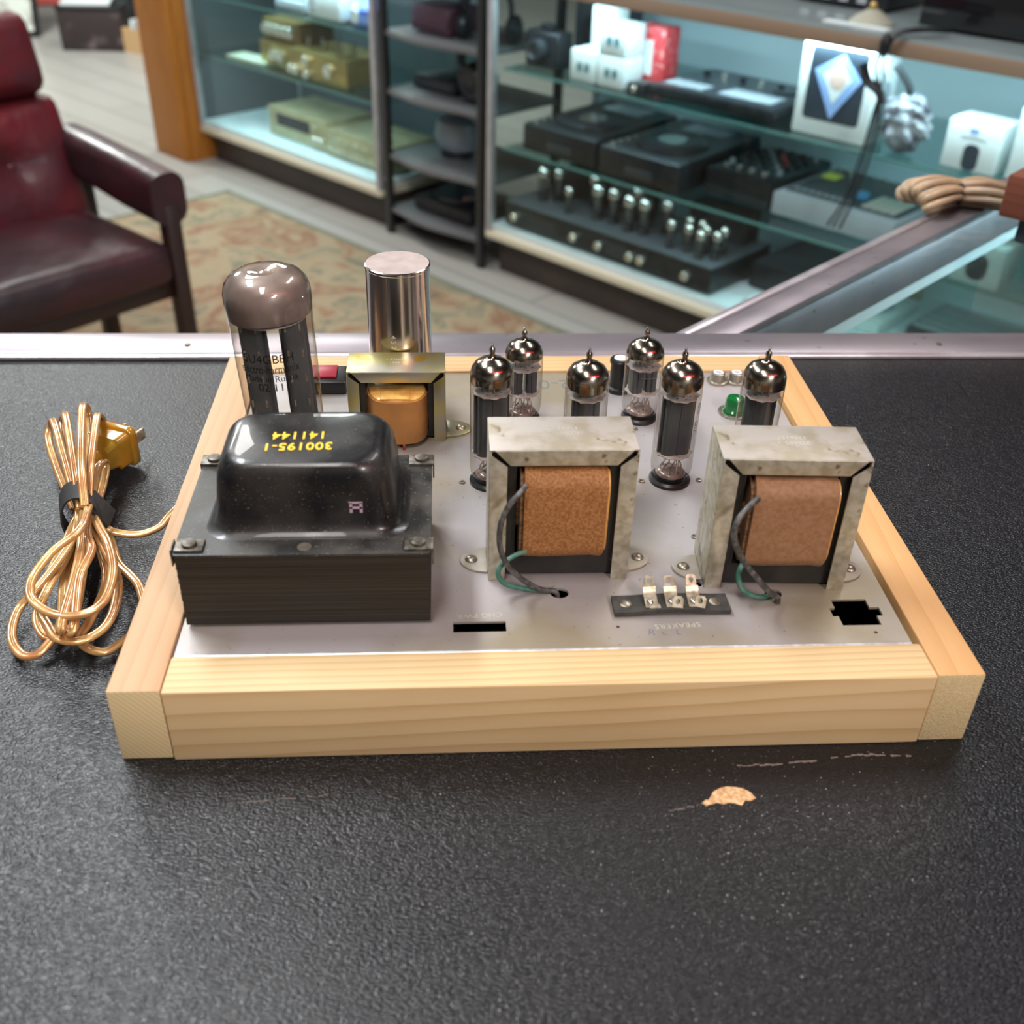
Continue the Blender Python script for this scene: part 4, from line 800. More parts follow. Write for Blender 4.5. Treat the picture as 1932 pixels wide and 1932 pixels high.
B().loft([slab(0.0115, 0.0125, 0.0115, 0.003), slab(0.0125, 0.0135, 0.0125, 0.004), slab(0.0160, 0.0135, 0.0125, 0.004), slab(0.0170, 0.0125, 0.0115, 0.003)]).build('plug_face', M['plug'], pg, ang=50)
B().loft([slab(-0.0130, 0.0058, 0.0050, 0.003), slab(-0.0060, 0.0066, 0.0060, 0.003), slab(-0.0050, 0.0095, 0.0075, 0.003), slab(0.0020, 0.0105, 0.0085, 0.003), slab(0.0030, 0.0118, 0.0100, 0.003), slab(0.0120, 0.0122, 0.0105, 0.003)]).build('plug_body', M['plug'], pg, ang=50)
for s_ in (-1, 1): B().box(s_ * 0.0063 - 0.0008, s_ * 0.0063 + 0.0008, 0.0165, 0.0300, 0.0105, 0.0175, 0.0004).build('prong', M['lug'], pg)
cordpath([(-0.0895, 0.2145, 0.014), (-0.0900, 0.2080, 0.013), (-0.0860, 0.1920, 0.011), (-0.0790, 0.1750, 0.010)])
# --- bg
# ------------------------------------------------------------------ display cases along the aisle
def dev(name, label, cat, s, d, z, rz=0.0, group=None): return thing(name, label, cat, tuple(cl(s, d, z)), CA + rz, group)
def knob(par, x, z, r, y=0.0, m=None, L_=0.02, name='knob'): return B().lathe([(0, L_), (r * 0.85, L_), (r, L_ * 0.85), (r, 0)], 16, M=Matrix.Translation((x, y, z)) @ Matrix.Rotation(PI / 2, 4, 'X')).build(name, m or M['knob_silver'], par)
M['reflection_tint_top'] = mat('painted_top_reflection', (0.34, 0.40, 0.41), 0.12, c2=(0.28, 0.34, 0.35), nscale=3)  # opaque pale colour paints the room's reflection into the case top
def case(s0, s1, label, shelves, backm, rail, topm=None):
    w_ = s1 - s0; t = thing('display_case', label, 'display case', tuple(cl(s0, 0, FLOOR)), CA)
    Z = lambda z: z - FLOOR; dp = 0.52; zt_ = Z(-0.082); zb_ = Z(-0.835)
    B().box(0.02, w_ - 0.02, 0.05, dp - 0.02, 0.0, Z(-0.862)).build('plinth', M['plinth'], t)
    B().box(0, w_, 0.0, dp, Z(-0.862), Z(-0.838), 0.002).build('bottom_rail', M['cream'], t)
    B().box(0.012, w_ - 0.012, 0.012, dp - 0.01, Z(-0.838), Z(-0.815), 0.001).build('deck', M['deck'], t)
    for xx in (0, w_ - 0.022):
        B().box(xx, xx + 0.022, 0, 0.022, Z(-0.838), zt_ - 0.03, 0.002).build('corner_post', M['case_alu'], t)
        B().box(xx, xx + 0.022, dp - 0.022, dp, Z(-0.838), zt_ - 0.03, 0.002).build('corner_post', M['case_alu'], t)
    B().box(0, w_, 0, 0.030, zt_ - 0.036, zt_ - 0.003, 0.002).build('top_rail', rail, t)
    B().box(0, w_, dp - 0.03, dp, zt_ - 0.036, zt_ - 0.003, 0.002).build('top_rail', rail, t)
    for xx in (0, w_ - 0.03): B().box(xx, xx + 0.03, 0.03, dp - 0.03, zt_ - 0.036, zt_ - 0.003, 0.002).build('top_rail', rail, t)
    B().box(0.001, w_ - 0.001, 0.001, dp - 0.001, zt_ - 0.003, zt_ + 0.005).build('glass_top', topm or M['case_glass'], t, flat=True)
    B().box(0.022, w_ - 0.022, 0.008, 0.012, Z(-0.815), zt_ - 0.036).build('glass_front', M['case_glass'], t, flat=True)
    for xx in (0.008, w_ - 0.012): B().box(xx, xx + 0.004, 0.022, dp - 0.022, Z(-0.815), zt_ - 0.036).build('side_pane', M['grey_back'] if (xx < 0.01 and s0 < 0) else M['case_glass'], t, flat=True)
    B().box(0.013, w_ - 0.013, dp - 0.012, dp - 0.004, Z(-0.815), zt_ - 0.036).build('back_panel', backm, t)
    for z, x0_, x1_ in shelves:
        sh = pe('glass_shelf', t)
        B().box(x0_, x1_, 0.024, dp - 0.03, Z(z) - 0.007, Z(z)).build('shelf_pane', M['shelf_glass'], sh, flat=True)
        B().box(x0_, x1_, 0.0215, 0.024, Z(z) - 0.007, Z(z)).build('shelf_edge', M['glass_edge'], sh)
    lt = pe('unseen_strip_lamp', t)
    B().box(0.05, w_ - 0.05, 0.033, 0.060, zt_ - 0.030, zt_ - 0.012, 0.003).build('lamp_housing', M['lamp_body'], lt)
    return t
lcase = case(-0.045, 1.125, 'left glass display case holding gold amplifiers, beside the orange wood column', [(-0.55, 0.02, 1.15), (-0.33, 0.02, 1.15)], M['grey_back'], M['case_alu'])
rcase = case(1.655, 3.52, 'long glass display case on the right with a pale blue back', [(-0.335, 0.05, 1.81), (-0.568, 0.05, 1.81)], M['pale_blue'], M['case_rail'], M['reflection_tint_top'])
area('left_case_light', cl(0.54, 0.045, -0.124), (1.0, 0.016), 6.5, COOL, target=cl(0.54, 0.16, -0.7))
area('right_case_light', cl(2.58, 0.045, -0.124), (1.7, 0.016), 6.6, COOL, target=cl(2.58, 0.22, -0.6))
area('right_case_added_low_light', cl(2.58, 0.045, -0.592), (1.7, 0.01), 0.7, COOL, target=cl(2.58, 0.20, -0.8))  # added light without a fixture, brightens the tubes on the deck
area('left_case_low_light', cl(0.54, 0.042, -0.575), (1.0, 0.01), 1.6, COOL, target=cl(0.54, 0.20, -0.8))

# orange wooden column by the left case
col_ = thing('wooden_column', 'square orange-brown wooden column at the left end of the display cases', 'column', tuple(cl(-0.175, -0.02, FLOOR)), CA)
B().box(-0.115, 0.115, -0.06, 0.17, 0, CEIL - FLOOR, 0.006).build('shaft', M['orange_wood'], col_)
bb = B(); bb.box(0.117, 0.127, -0.03, 0.15, 0.0, CEIL - FLOOR, 0.003); bb.build('corner_trim', M['orange_wood'], col_)

# black shelf rack between the two cases
rk = thing('shelf_rack', 'black open shelf rack with wavy-fronted shelves between the two display cases', 'shelf rack', tuple(cl(1.150, 0.0, FLOOR)), CA)
RW = 0.485
for xx, yy in ((0.012, 0.012), (RW - 0.012, 0.012), (0.012, 0.36), (RW - 0.012, 0.36)):
    B().box(xx - 0.014, xx + 0.014, yy - 0.010, yy + 0.010, 0.0, 0.98, 0.002).build('post', M['black_plastic'], rk)
for z in (-0.110, -0.305, -0.487, -0.700, -0.885):
    n = 24; pts = [(RW * i / n, 0.004 + 0.016 * math.cos(2 * PI * i / n) - 0.012) for i in range(n + 1)] + [(RW, 0.37), (0, 0.37)]
    B().prism(pts, z - FLOOR - 0.014, z - FLOOR, bev=0.002).build('shelf', mat('rack_shelf', (0.14, 0.14, 0.145), 0.35, 0.2) if 'rack_shelf' not in bpy.data.materials else bpy.data.materials['rack_shelf'], rk)
Z1, Z2, Z3, Z4 = -0.305, -0.487, -0.700, -0.885
t = dev('guitar_amplifier_head', 'small dark purple amplifier with a row of knobs on the upper rack shelf', 'amplifier', 1.235, 0.07, Z1)
B().box(0, 0.17, 0, 0.14, 0.006, 0.085, 0.004).build('cabinet', mat('purple_paint', (0.09, 0.045, 0.065), 0.4), t)
for i in range(6): knob(t, 0.02 + i * 0.027, 0.030, 0.008, 0.0, bpy.data.materials['purple_paint'], 0.012)
for xx in (0.02, 0.15): B().cyl((xx, 0.03, 0), (xx, 0.03, 0.006), 0.01, 12).build('foot', M['black_plastic'], t)
def headphones(label, s, d, z, sc=1.0):
    t = dev('headphones', label, 'headphones', s, d, z, 0.35)
    B().tube([(-0.075, 0, 0.05), (-0.072, 0, 0.12), (-0.035, 0, 0.165), (0.0, 0, 0.175), (0.035, 0, 0.165), (0.072, 0, 0.12), (0.075, 0, 0.05)], 0.009, 10).build('headband', M['dev_black'], t)
    for s_ in (-1, 1):
        e = pe('ear_cup', t)
        B().lathe([(0, 0), (0.035, 0), (0.042, 0.008), (0.042, 0.025), (0.030, 0.034), (0, 0.034)], 28, M=Matrix.Translation((s_ * 0.070, 0, 0.043)) @ Matrix.Rotation(s_ * PI / 2, 4, 'Y')).build('cup_shell', M['dev_black'], e)
        B().cyl((s_ * 0.104, 0, 0.043), (s_ * 0.106, 0, 0.043), 0.016, 20).build('cup_badge', M['dev_grey'], e)
    return t
headphones('black headphones standing at the right end of the upper rack shelf', 1.52, 0.14, Z1)
t = dev('rack_speaker', 'round black speaker at the right of the second rack shelf', 'speaker', 1.50, 0.075, Z2)
B().lathe([(0, 0.0), (0.052, 0.0), (0.058, 0.008), (0.058, 0.05), (0.04, 0.075), (0, 0.08)], 36, M=Matrix.Translation((0, 0, 0.062)) @ Matrix.Rotation(-PI / 2 + 0.15, 4, 'X')).build('speaker_shell', M['dev_black'], t)
B().lathe([(0.048, 0.0), (0.044, -0.003), (0.026, 0.006), (0.014, 0.002), (0.0, -0.004)], 32, M=Matrix.Translation((0, 0, 0.062)) @ Matrix.Rotation(-PI / 2 + 0.15, 4, 'X')).build('speaker_cone', M['dev_grey'], t)
B().box(-0.03, 0.03, 0.0, 0.06, 0, 0.012, 0.003).build('stand', M['black_plastic'], t)
t = dev('tape_deck', 'low black deck at the left of the second rack shelf', 'audio deck', 1.20, 0.10, Z2)
B().box(0, 0.21, 0, 0.2, 0.004, 0.045, 0.003).build('casing', M['dev_black'], t); B().box(0.02, 0.19, -0.002, 0.0, 0.012, 0.034).build('front_panel', M['dev_grey'], t)
for xx in (0.03, 0.18): B().cyl((xx, 0.03, 0), (xx, 0.03, 0.005), 0.01, 12).build('foot', M['black_plastic'], t)
t = dev('bluetooth_speaker', 'rounded grey-blue speaker with a dark base on the third rack shelf', 'speaker', 1.33, 0.18, Z3)
B().lathe([(0, 0.012), (0.05, 0.012), (0.075, 0.03), (0.085, 0.065), (0.075, 0.11), (0.045, 0.13), (0, 0.135)], 36, sx=1.1, sy=0.7).build('speaker_shell', mat('grey_blue', (0.30, 0.36, 0.42), 0.3), t)
B().cyl((0, 0, 0), (0, 0, 0.014), 0.055, 24).build('base_ring', M['dev_black'], t)
t = dev('turntable', 'dark round turntable platter on the lowest rack shelf', 'turntable', 1.24, 0.06, Z4)
B().box(0, 0.28, 0, 0.24, 0.004, 0.05, 0.004).build('plinth', M['dev_black'], t); B().lathe([(0, 0.05), (0.10, 0.05), (0.105, 0.055), (0.105, 0.066), (0, 0.067)], 40, (0.13, 0.12, 0)).build('platter', M['dev_grey'], t)
B().tube([(0.25, 0.2, 0.07), (0.25, 0.12, 0.075), (0.20, 0.05, 0.072)], 0.004, 8).build('tonearm', M['knob_silver'], t)
for xx in (0.03, 0.25): B().cyl((xx, 0.03, 0), (xx, 0.03, 0.005), 0.012, 12).build('foot', M['black_plastic'], t)

# ---- things in the left case
def gold_unit(name, label, s, d, z, w_, dp, h_, face, knobs, win=None, feet=True, group=None, body=None):
    t = dev(name, label, 'hi-fi amplifier', s, d, z, 0, group)
    B().box(0.004, w_ - 0.004, 0.004, dp, 0.008, h_, 0.002).build('cabinet', body or face, t)
    B().box(0, w_, -0.004, 0.004, 0.006, h_ + 0.001, 0.0015).build('faceplate', face, t)
    for kx, kz, kr in knobs: knob(t, kx * w_, kz * h_, kr, -0.004, M['knob_silver'], 0.018)
    if win: B().box(win[0] * w_, win[1] * w_, -0.0055, -0.004, win[2] * h_, win[3] * h_).build('dial_window', M['dev_black'], t)
    for xx in (0.04, w_ - 0.04): B().cyl((xx, 0.04, 0), (xx, 0.04, 0.010), 0.012, 12).build('foot', M['black_plastic'], t)
    return t
DK = -0.815
gold_unit('tuner', 'champagne tuner with a dark dial window at the bottom of the left case', 0.33, 0.10, DK, 0.37, 0.22, 0.115, M['champagne'], [(0.83, 0.35, 0.012), (0.93, 0.35, 0.012), (0.83, 0.75, 0.006)], (0.14, 0.72, 0.42, 0.82))
gold_unit('control_amplifier', 'champagne amplifier of many small controls beside the tuner in the left case', 0.715, 0.09, DK, 0.37, 0.22, 0.10, M['champagne'], [(0.12 + 0.1 * i, 0.30, 0.007) for i in range(8)] + [(0.2 + 0.15 * i, 0.70, 0.005) for i in range(5)])
gold_unit('tube_preamplifier', 'gold preamplifier with two pale knobs on the left case shelf, under a smaller one', 0.315, 0.10, -0.55, 0.24, 0.20, 0.085, M['gold_face'], [(0.42, 0.55, 0.022), (0.60, 0.55, 0.022)])
gold_unit('gold_amplifier', 'gold amplifier with round knobs in the middle of the left case shelf', 0.565, 0.055, -0.55, 0.34, 0.20, 0.10, M['gold_face'], [(0.06, 0.30, 0.015), (0.16, 0.30, 0.015), (0.34, 0.72, 0.016), (0.34, 0.25, 0.016), (0.72, 0.55, 0.024)], body=M['gold_face'])
t = dev('knob_unit', 'small bronze unit with a row of pale knobs, standing on the gold preamplifier', 'preamplifier', 0.315, 0.12, -0.4625)
B().box(0, 0.23, 0, 0.16, 0, 0.075, 0.003).build('cabinet', mat('bronze_box', (0.30, 0.19, 0.07), 0.4, 0.4), t)
for i in range(5): knob(t, 0.03 + 0.040 * i, 0.042, 0.019, 0.0, M['knob_silver'], 0.02)
t = dev('instruction_sheet', 'folded cream sheet lying at the front of the left case shelf', 'sheet', 0.14, 0.05, -0.55, 0.1)
B().box(0, 0.22, 0, 0.09, 0, 0.010, 0.002).build('sheet', mat('cream_sheet', (0.75, 0.80, 0.62), 0.5), t); B().box(0.01, 0.21, 0.01, 0.012, 0.010, 0.0104).build('fold_line', M['champagne'], t)
random.seed(5)
proto = None
for i in range(6):
    s_, d_ = 0.60 + 0.045 * i, 0.12 + 0.03 * (i % 2)
    if proto is None:
        proto = dev('display_tube', 'small clear tube standing on the gold amplifier in the left case', 'vacuum tube', s_, d_, -0.449, 0, 'small tubes standing on the gold amplifier')
        B().lathe([(0.009, 0), (0.010, 0.01), (0.010, 0.035), (0.006, 0.044), (0, 0.048)], 16).build('glass_envelope', M['tube_glass'], proto, ang=80)
        B().cyl((0, 0, 0.003), (0, 0, 0.03), 0.006, 12).build('anode', M['lug'], proto)
    else:
        c = copy_tree(proto); c.location = cl(s_, d_, -0.449)
t = dev('white_device', 'white plastic device with a keypad on the top shelf of the left case', 'device', 0.70, 0.05, -0.33)
B().box(0, 0.19, 0, 0.16, 0, 0.09, 0.012, 3).build('casing', M['white_box'], t)
bb = B()
for i in range(3): B().box(0.02, 0.05, -0.002, 0.0, 0.02 + 0.02 * i, 0.032 + 0.02 * i).build('key', M['dev_light'], t)
t = dev('keypad_device', 'grey keypad device on the top shelf of the left case beside the white one', 'device', 0.48, 0.07, -0.33)
B().box(0, 0.17, 0, 0.16, 0, 0.035, 0.004).build('casing', M['dev_light'], t)
for i in range(4): B().box(0.015 + 0.038 * i, 0.043 + 0.038 * i, 0.02, 0.05, 0.035, 0.038, 0.001).build('key', M['dev_grey'], t)
t = dev('blue_speaker', 'bright blue plastic speaker on the top shelf of the left case', 'speaker', 0.97, 0.11, -0.33)
B().lathe([(0, 0), (0.05, 0), (0.062, 0.015), (0.062, 0.055), (0.045, 0.075), (0, 0.08)], 32).build('speaker_shell', M['blue'], t); B().cyl((0, -0.060, 0.035), (0, -0.064, 0.035), 0.022, 20).build('grille', M['white_box'], t)

# ---- things in the right case
S1, S2 = -0.335, -0.568
def small_box(label, s, d, z, w_=0.095, h_=0.082, dp=0.085):
    t = dev('earbud_box', label, 'box', s, d, z, 0, 'small white cartons with printed earbuds')
    B().box(0, w_, 0, dp, 0, h_, 0.004).build('carton', M['white_box'], t)
    for xx in (0.38, 0.66): B().prism(rrect(xx * w_, h_ * 0.45, 0.009, 0.012, 0.006), 0, 0.001, M=Matrix.Rotation(PI / 2, 4, 'X')).build('printed_earbud', mat('print_teal', (0.10, 0.22, 0.25), 0.5) if 'print_teal' not in bpy.data.materials else bpy.data.materials['print_teal'], t)
small_box('lower left small white carton printed with two earbuds', 1.930, 0.062, S1)
small_box('lower right small white carton printed with two earbuds, in front of the red carton', 2.032, 0.062, S1)
small_box('white carton printed with two earbuds stacked on the lower right one', 2.032, 0.062, S1 + 0.0825)
t = dev('tall_carton', 'plain tall white carton at the back of the small carton stack', 'box', 1.945, 0.13, S1)
B().box(0, 0.085, 0, 0.06, 0, 0.19, 0.004).build('carton', M['white_box'], t); B().box(0.02, 0.065, -0.001, 0.0, 0.03, 0.06).build('label', M['dev_light'], t)
t = dev('red_carton', 'red and white carton behind the small white cartons', 'box', 2.085, 0.16, S1)
B().box(0, 0.10, 0, 0.07, 0.0, 0.155, 0.005).build('carton', M['red_card'], t); B().box(0.03, 0.06, -0.001, 0, 0.03, 0.12).build('printed_panel', M['white_box'], t)
t = dev('black_adapter', 'small black gadget in front of the red carton', 'gadget', 2.15, 0.05, S1)
B().box(0, 0.055, 0, 0.06, 0, 0.03, 0.004).build('gadget_body', M['dev_black'], t); knob(t, 0.028, 0.015, 0.009, 0.0, M['knob_silver'], 0.008)
def controller(name, label, s, d, z, w_, dp, h_, cat, body, tilt=0.0, feet=0.006, rz=0.0):
    t = dev(name, label, cat, s, d, z, rz)
    B().box(0, w_, 0, dp, feet, h_, 0.004).build('casing', body, t)
    for xx, yy in ((0.03, 0.03), (w_ - 0.03, 0.03), (0.03, dp - 0.03), (w_ - 0.03, dp - 0.03)): B().cyl((xx, yy, 0), (xx, yy, feet + 0.001), 0.010, 10).build('foot', M['black_plastic'], t)
    return t
t = controller('dj_controller', 'thin grey controller with pads and knobs on the upper shelf of the right case', 2.215, 0.06, S1, 0.40, 0.30, 0.035, 'controller', M['dev_black'])
B().box(0.01, 0.39, 0.01, 0.29, 0.035, 0.037, 0.001).build('top_panel', M['dev_grey'], t)
for i in range(4):
    for j in range(2): B().box(0.03 + 0.032 * i, 0.056 + 0.032 * i, 0.03 + 0.032 * j, 0.056 + 0.032 * j, 0.037, 0.041, 0.001).build('pad', M['dev_light'], t)
for i in range(5): B().lathe([(0.009, 0), (0.008, 0.014), (0, 0.015)], 14, (0.05 + 0.06 * i, 0.20, 0.037)).build('knob', M['knob_silver'] if i % 2 else M['dev_black'], t)
B().box(0.20, 0.36, 0.04, 0.12, 0.037, 0.040, 0.001).build('screen', M['dev_light'], t); B().lathe([(0.04, 0), (0.04, 0.006), (0, 0.007)], 28, (0.31, 0.20, 0.037)).build('jog_wheel', M['dev_grey'], t)

t = dev('speaker_carton', 'large white carton with a window print of a blue kite shape, on the upper shelf', 'box', 2.665, 0.062, S1)
B().box(0, 0.20, 0, 0.11, 0, 0.215, 0.005).build('carton', M['white_box'], t)
RX = Matrix.Rotation(PI / 2, 4, 'X')
B().prism(rrect(0.100, 0.120, 0.075, 0.082, 0.010), 0, 0.0012, M=Matrix.Translation((0, 0, 0)) @ RX).build('window_print', M['navy'], t)
kt = [(0.100, 0.045), (0.165, 0.140), (0.110, 0.192), (0.040, 0.150)]
B().prism(kt, 0.0012, 0.0022, M=RX).build('kite_print', M['kite_blue'], t); B().prism([(0.1 + (x - 0.1) * 0.62, 0.135 + (y - 0.135) * 0.62) for x, y in kt], 0.0022, 0.0026, M=RX).build('kite_print', M['white_box'], t)
B().prism(circ(0.104, 0.140, 0.024, 14, 0.026), 0.0026, 0.0032, M=RX).build('round_print', M['skin_blob'], t)
B().prism(rrect(0.055, 0.095, 0.025, 0.045, 0.024), 0, 0.001, M=Matrix.Translation((0.2, 0, 0)) @ Matrix.Rotation(PI / 2, 4, 'Z') @ RX).build('side_print', M['dev_light'], t)

t = dev('cable_bag', 'crumpled clear bag of dark cables hanging beside the large white carton', 'bag', 2.945, 0.085, S1)
random.seed(11)
b = bmesh.new(); bmesh.ops.create_icosphere(b, subdivisions=4, radius=1)
for v in b.verts:
    n_ = 1 + 0.13 * math.sin(9 * v.co.x + 4 * v.co.z) + 0.10 * math.sin(13 * v.co.z + 7 * v.co.y) + random.uniform(-0.05, 0.05)
    v.co = Vector((v.co.x * 0.055 * n_, v.co.y * 0.030 * n_, 0.065 + v.co.z * 0.065 * (1 + 0.05 * n_)))
q = B(); q._m(b); q.build('crumpled_bag', M['mesh_bag'], t, ang=20)
t.location.z = S1 + 0.002
B().tube([(0.0, -0.005, 0.125), (-0.01, -0.01, 0.15), (-0.045, -0.015, 0.185)], 0.008, 8).build('twisted_neck', M['dev_black'], t)
cb = thing('dangling_cable', 'thin black cables tied in a bundle, trailing over the edge of the right case', 'cable', tuple(cl(2.925, -0.012, -0.075)), CA)
for k_, off in enumerate((0.0, 0.012, -0.010)):
    B().tube([(0.06 + off, 0.10, 0.008), (0.03 + off, 0.03, 0.014), (0.0 + off * 0.5, -0.012, 0.002), (-0.02 + off * 0.8, -0.018, -0.05), (-0.012 + off, -0.018, -0.085), (-0.004, -0.018, -0.115), (0.0 + off * 0.8, -0.018, -0.17), (-0.008 + off, -0.018, -0.27), (-0.025 + off, -0.018, -0.36), (-0.05 + off * 1.5, -0.018, -0.43)], 0.0032, 7, fixed=False).build('cable_strand', M['dev_black'], cb)
B().tube([(-0.055, -0.018, -0.062), (-0.035, -0.020, -0.095), (-0.005, -0.020, -0.112), (0.012, -0.020, -0.135)], 0.010, 8).build('cable_tie', M['dev_black'], cb)
B().lathe([(0.006, 0), (0.013, 0.01), (0.013, 0.03), (0.007, 0.045)], 12, (-0.012, -0.020, -0.04)).build('ferrite_bead', M['dev_black'], cb)

def device_box(name, label, s, d, z, w_, dp, h_, ln=True):
    t = dev(name, label, 'box', s, d, z)
    B().box(0, w_, 0, dp, 0, h_, 0.004).build('carton', M['white_box'], t); return t
t = device_box('device_carton', 'small white carton printed with a dark rounded device and a blue mark', 3.055, 0.062, S1, 0.125, 0.10, 0.105)
B().prism(rrect(0.066, 0.030, 0.018, 0.028, 0.014), 0, 0.001, M=RX).build('printed_device', M['navy'], t); B().prism(rrect(0.062, 0.086, 0.010, 0.005, 0.003), 0, 0.001, M=RX).build('blue_mark', M['blue'], t); B().box(0.035, 0.092, -0.001, 0, 0.070, 0.074).build('printed_line', M['dev_light'], t)
t = device_box('flower_carton', 'tall white carton with a pink flower print at the right end of the upper shelf', 3.205, 0.062, S1, 0.19, 0.13, 0.165)
B().prism(circ(0.030, 0.145, 0.012, 12), 0, 0.001, M=RX).build('pink_flower', M['red_card'], t)
B().tube([(0.038, -0.001, 0.140), (0.055, -0.001, 0.115), (0.056, -0.001, 0.085), (0.045, -0.001, 0.055)], 0.0025, 6).build('printed_stem', M['dev_black'], t)
B().box(0.0, 0.12, -0.0012, 0, 0.160, 0.165).build('green_band', M['green_jewel'], t)

# media players on the lower shelf
def player(label, s, d):
    t = controller('media_player', label, s, d, S2, 0.285, 0.40, 0.082, 'media player', M['dev_black'])
    # deck top raised to the back
    B().loft([[(0.004, 0.004, 0.082), (0.281, 0.004, 0.082), (0.281, 0.396, 0.082), (0.004, 0.396, 0.082)], [(0.004, 0.006, 0.084), (0.281, 0.006, 0.084), (0.281, 0.396, 0.095), (0.004, 0.396, 0.095)]]).build('top_panel', M['dev_grey'], t)
    jw = pe('jog_wheel', t); Mj = Matrix.Translation((0.142, 0.155, 0.089)) @ Matrix.Rotation(0.028, 4, 'X')
    B().lathe([(0.105, 0), (0.105, 0.008), (0.098, 0.013), (0.075, 0.014), (0.072, 0.011), (0, 0.011)], 44, M=Mj).build('wheel_rim', M['dev_grey'], jw)
    B().lathe([(0.042, 0.011), (0.042, 0.0125), (0, 0.0125)], 30, M=Mj).build('wheel_display', M['knob_silver'], jw)
    B().box(0.07, 0.215, 0.29, 0.37, 0.091, 0.097, 0.002, M=Matrix.Rotation(0.0, 4, 'X')).build('screen', M['dev_light'], t)
    for i in range(5): B().cyl((0.025, 0.03 + 0.035 * i, 0.083), (0.025, 0.03 + 0.035 * i, 0.091), 0.009, 14).build('round_button', M['knob_silver'], t)
    B().box(0.10, 0.20, -0.006, 0.0, 0.022, 0.045, 0.002).build('slot_bezel', M['dev_grey'], t)
    return t
player('black media player with a jog wheel at the left end of the lower shelf', 1.775, 0.04)
player('black media player with a jog wheel, second from the left on the lower shelf', 2.085, 0.03)
t = controller('dj_mixer', 'black mixer dotted with small knobs, right of the two media players', 2.395, 0.12, S2, 0.21, 0.31, 0.075, 'mixer', M['dev_black'])
for i in range(5):
    for j in range(5):
        B().lathe([(0.0075, 0), (0.0065, 0.014), (0, 0.015)], 12, (0.03 + 0.038 * i, 0.08 + 0.046 * j, 0.075)).build('knob', M['dev_light'] if (i + j) % 4 == 0 else (M['red_card'] if (i * j) % 7 == 6 else M['dev_grey']), t)
for i in range(4): B().box(0.040 + 0.04 * i, 0.052 + 0.04 * i, 0.025, 0.045, 0.075, 0.088, 0.001).build('fader', M['knob_silver'], t)
t = controller('groove_box', 'grey groove box with pale pads and a yellow sticker on the lower shelf', 2.625, 0.10, S2, 0.345, 0.32, 0.065, 'groove box', M['dev_light'])
B().box(0.012, 0.333, 0.035, 0.31, 0.065, 0.067, 0.001).build('top_panel', M['dev_grey'], t)
B().box(0.020, 0.065, 0.20, 0.25, 0.067, 0.069).build('yellow_sticker', mat('sticker', (0.75, 0.72, 0.08), 0.5), t)
B().cyl((0.19, 0.12, 0.067), (0.19, 0.12, 0.080), 0.017, 20).build('blue_knob', mat('sky_blue', (0.12, 0.40, 0.75), 0.4), t)
for i in range(4):
    for j in range(4): B().box(0.225 + 0.024 * i, 0.244 + 0.024 * i, 0.05 + 0.030 * j, 0.073 + 0.030 * j, 0.067, 0.071, 0.001).build('pad', M['pad'], t)
for i in range(8): B().box(0.03 + 0.021 * i, 0.043 + 0.021 * i, 0.05, 0.065, 0.067, 0.071, 0.001).build('key', M['dev_light'], t)
for i in range(9): B().lathe([(0.007, 0), (0.006, 0.013), (0, 0.014)], 12, (0.035 + 0.034 * i, 0.275, 0.067)).build('knob', M['knob_silver'], t)

# big black tube amplifier on the deck
ba = dev('power_amplifier', 'long black tube power amplifier at the bottom of the right case', 'amplifier', 1.715, 0.030, DK)
B().box(0, 0.80, 0, 0.30, 0.010, 0.080, 0.003).build('chassis', M['dev_black'], ba)
B().box(0.0, 0.80, -0.001, 0.30, 0.080, 0.083, 0.001).build('top_plate', mat('steel_blue_top', (0.16, 0.18, 0.20), 0.3, 0.5), ba)
for xx in (0.05, 0.30, 0.40, 0.52, 0.56, 0.72): knob(ba, xx, 0.042, 0.013, 0.0, M['knob_silver'], 0.018)
B().box(0.10, 0.22, -0.0015, 0, 0.025, 0.06).build('nameplate', M['dev_grey'], ba); B().box(0.42, 0.50, -0.0015, 0, 0.025, 0.06).build('nameplate', M['dev_grey'], ba)
for xx in (0.05, 0.75): B().cyl((xx, 0.05, 0), (xx, 0.05, 0.011), 0.015, 12).build('foot', M['black_plastic'], ba)
B().box(0.06, 0.40, 0.19, 0.285, 0.083, 0.165, 0.006).build('transformer_cover', M['dev_black'], ba)
B().box(0.56, 0.76, 0.21, 0.290, 0.083, 0.175, 0.006).build('transformer_cover', M['dev_black'], ba)
def bg_tube(par_label, s, d, h_, r, group, proto=[None]):
    t = dev('output_tube', par_label, 'vacuum tube', s, d, DK + 0.083, 0, group)
    B().lathe([(0, 0), (r * 0.9, 0), (r * 0.95, 0.012), (r * 0.7, 0.016)], 20).build('tube_base', M['black_plastic'], t)
    B().lathe([(r * 0.7, 0.014), (r, 0.026), (r, h_ - r), (r * 0.8, h_ - r * 0.4), (r * 0.4, h_ - r * 0.08), (0, h_)], 24).build('glass_envelope', M['tube_glass'], t, ang=80)
    B().lathe([(r * 0.97, h_ - r * 1.9), (r * 0.95, h_ - r), (r * 0.76, h_ - r * 0.42), (r * 0.38, h_ - r * 0.12), (0, h_ - 0.001)], 24).build('getter_film', M['knob_silver'], t, ang=80)
    B().box(-r * 0.55, r * 0.55, -r * 0.4, r * 0.4, 0.022, h_ - r * 1.5, 0.002).build('anode', M['plate'], t)
    return t
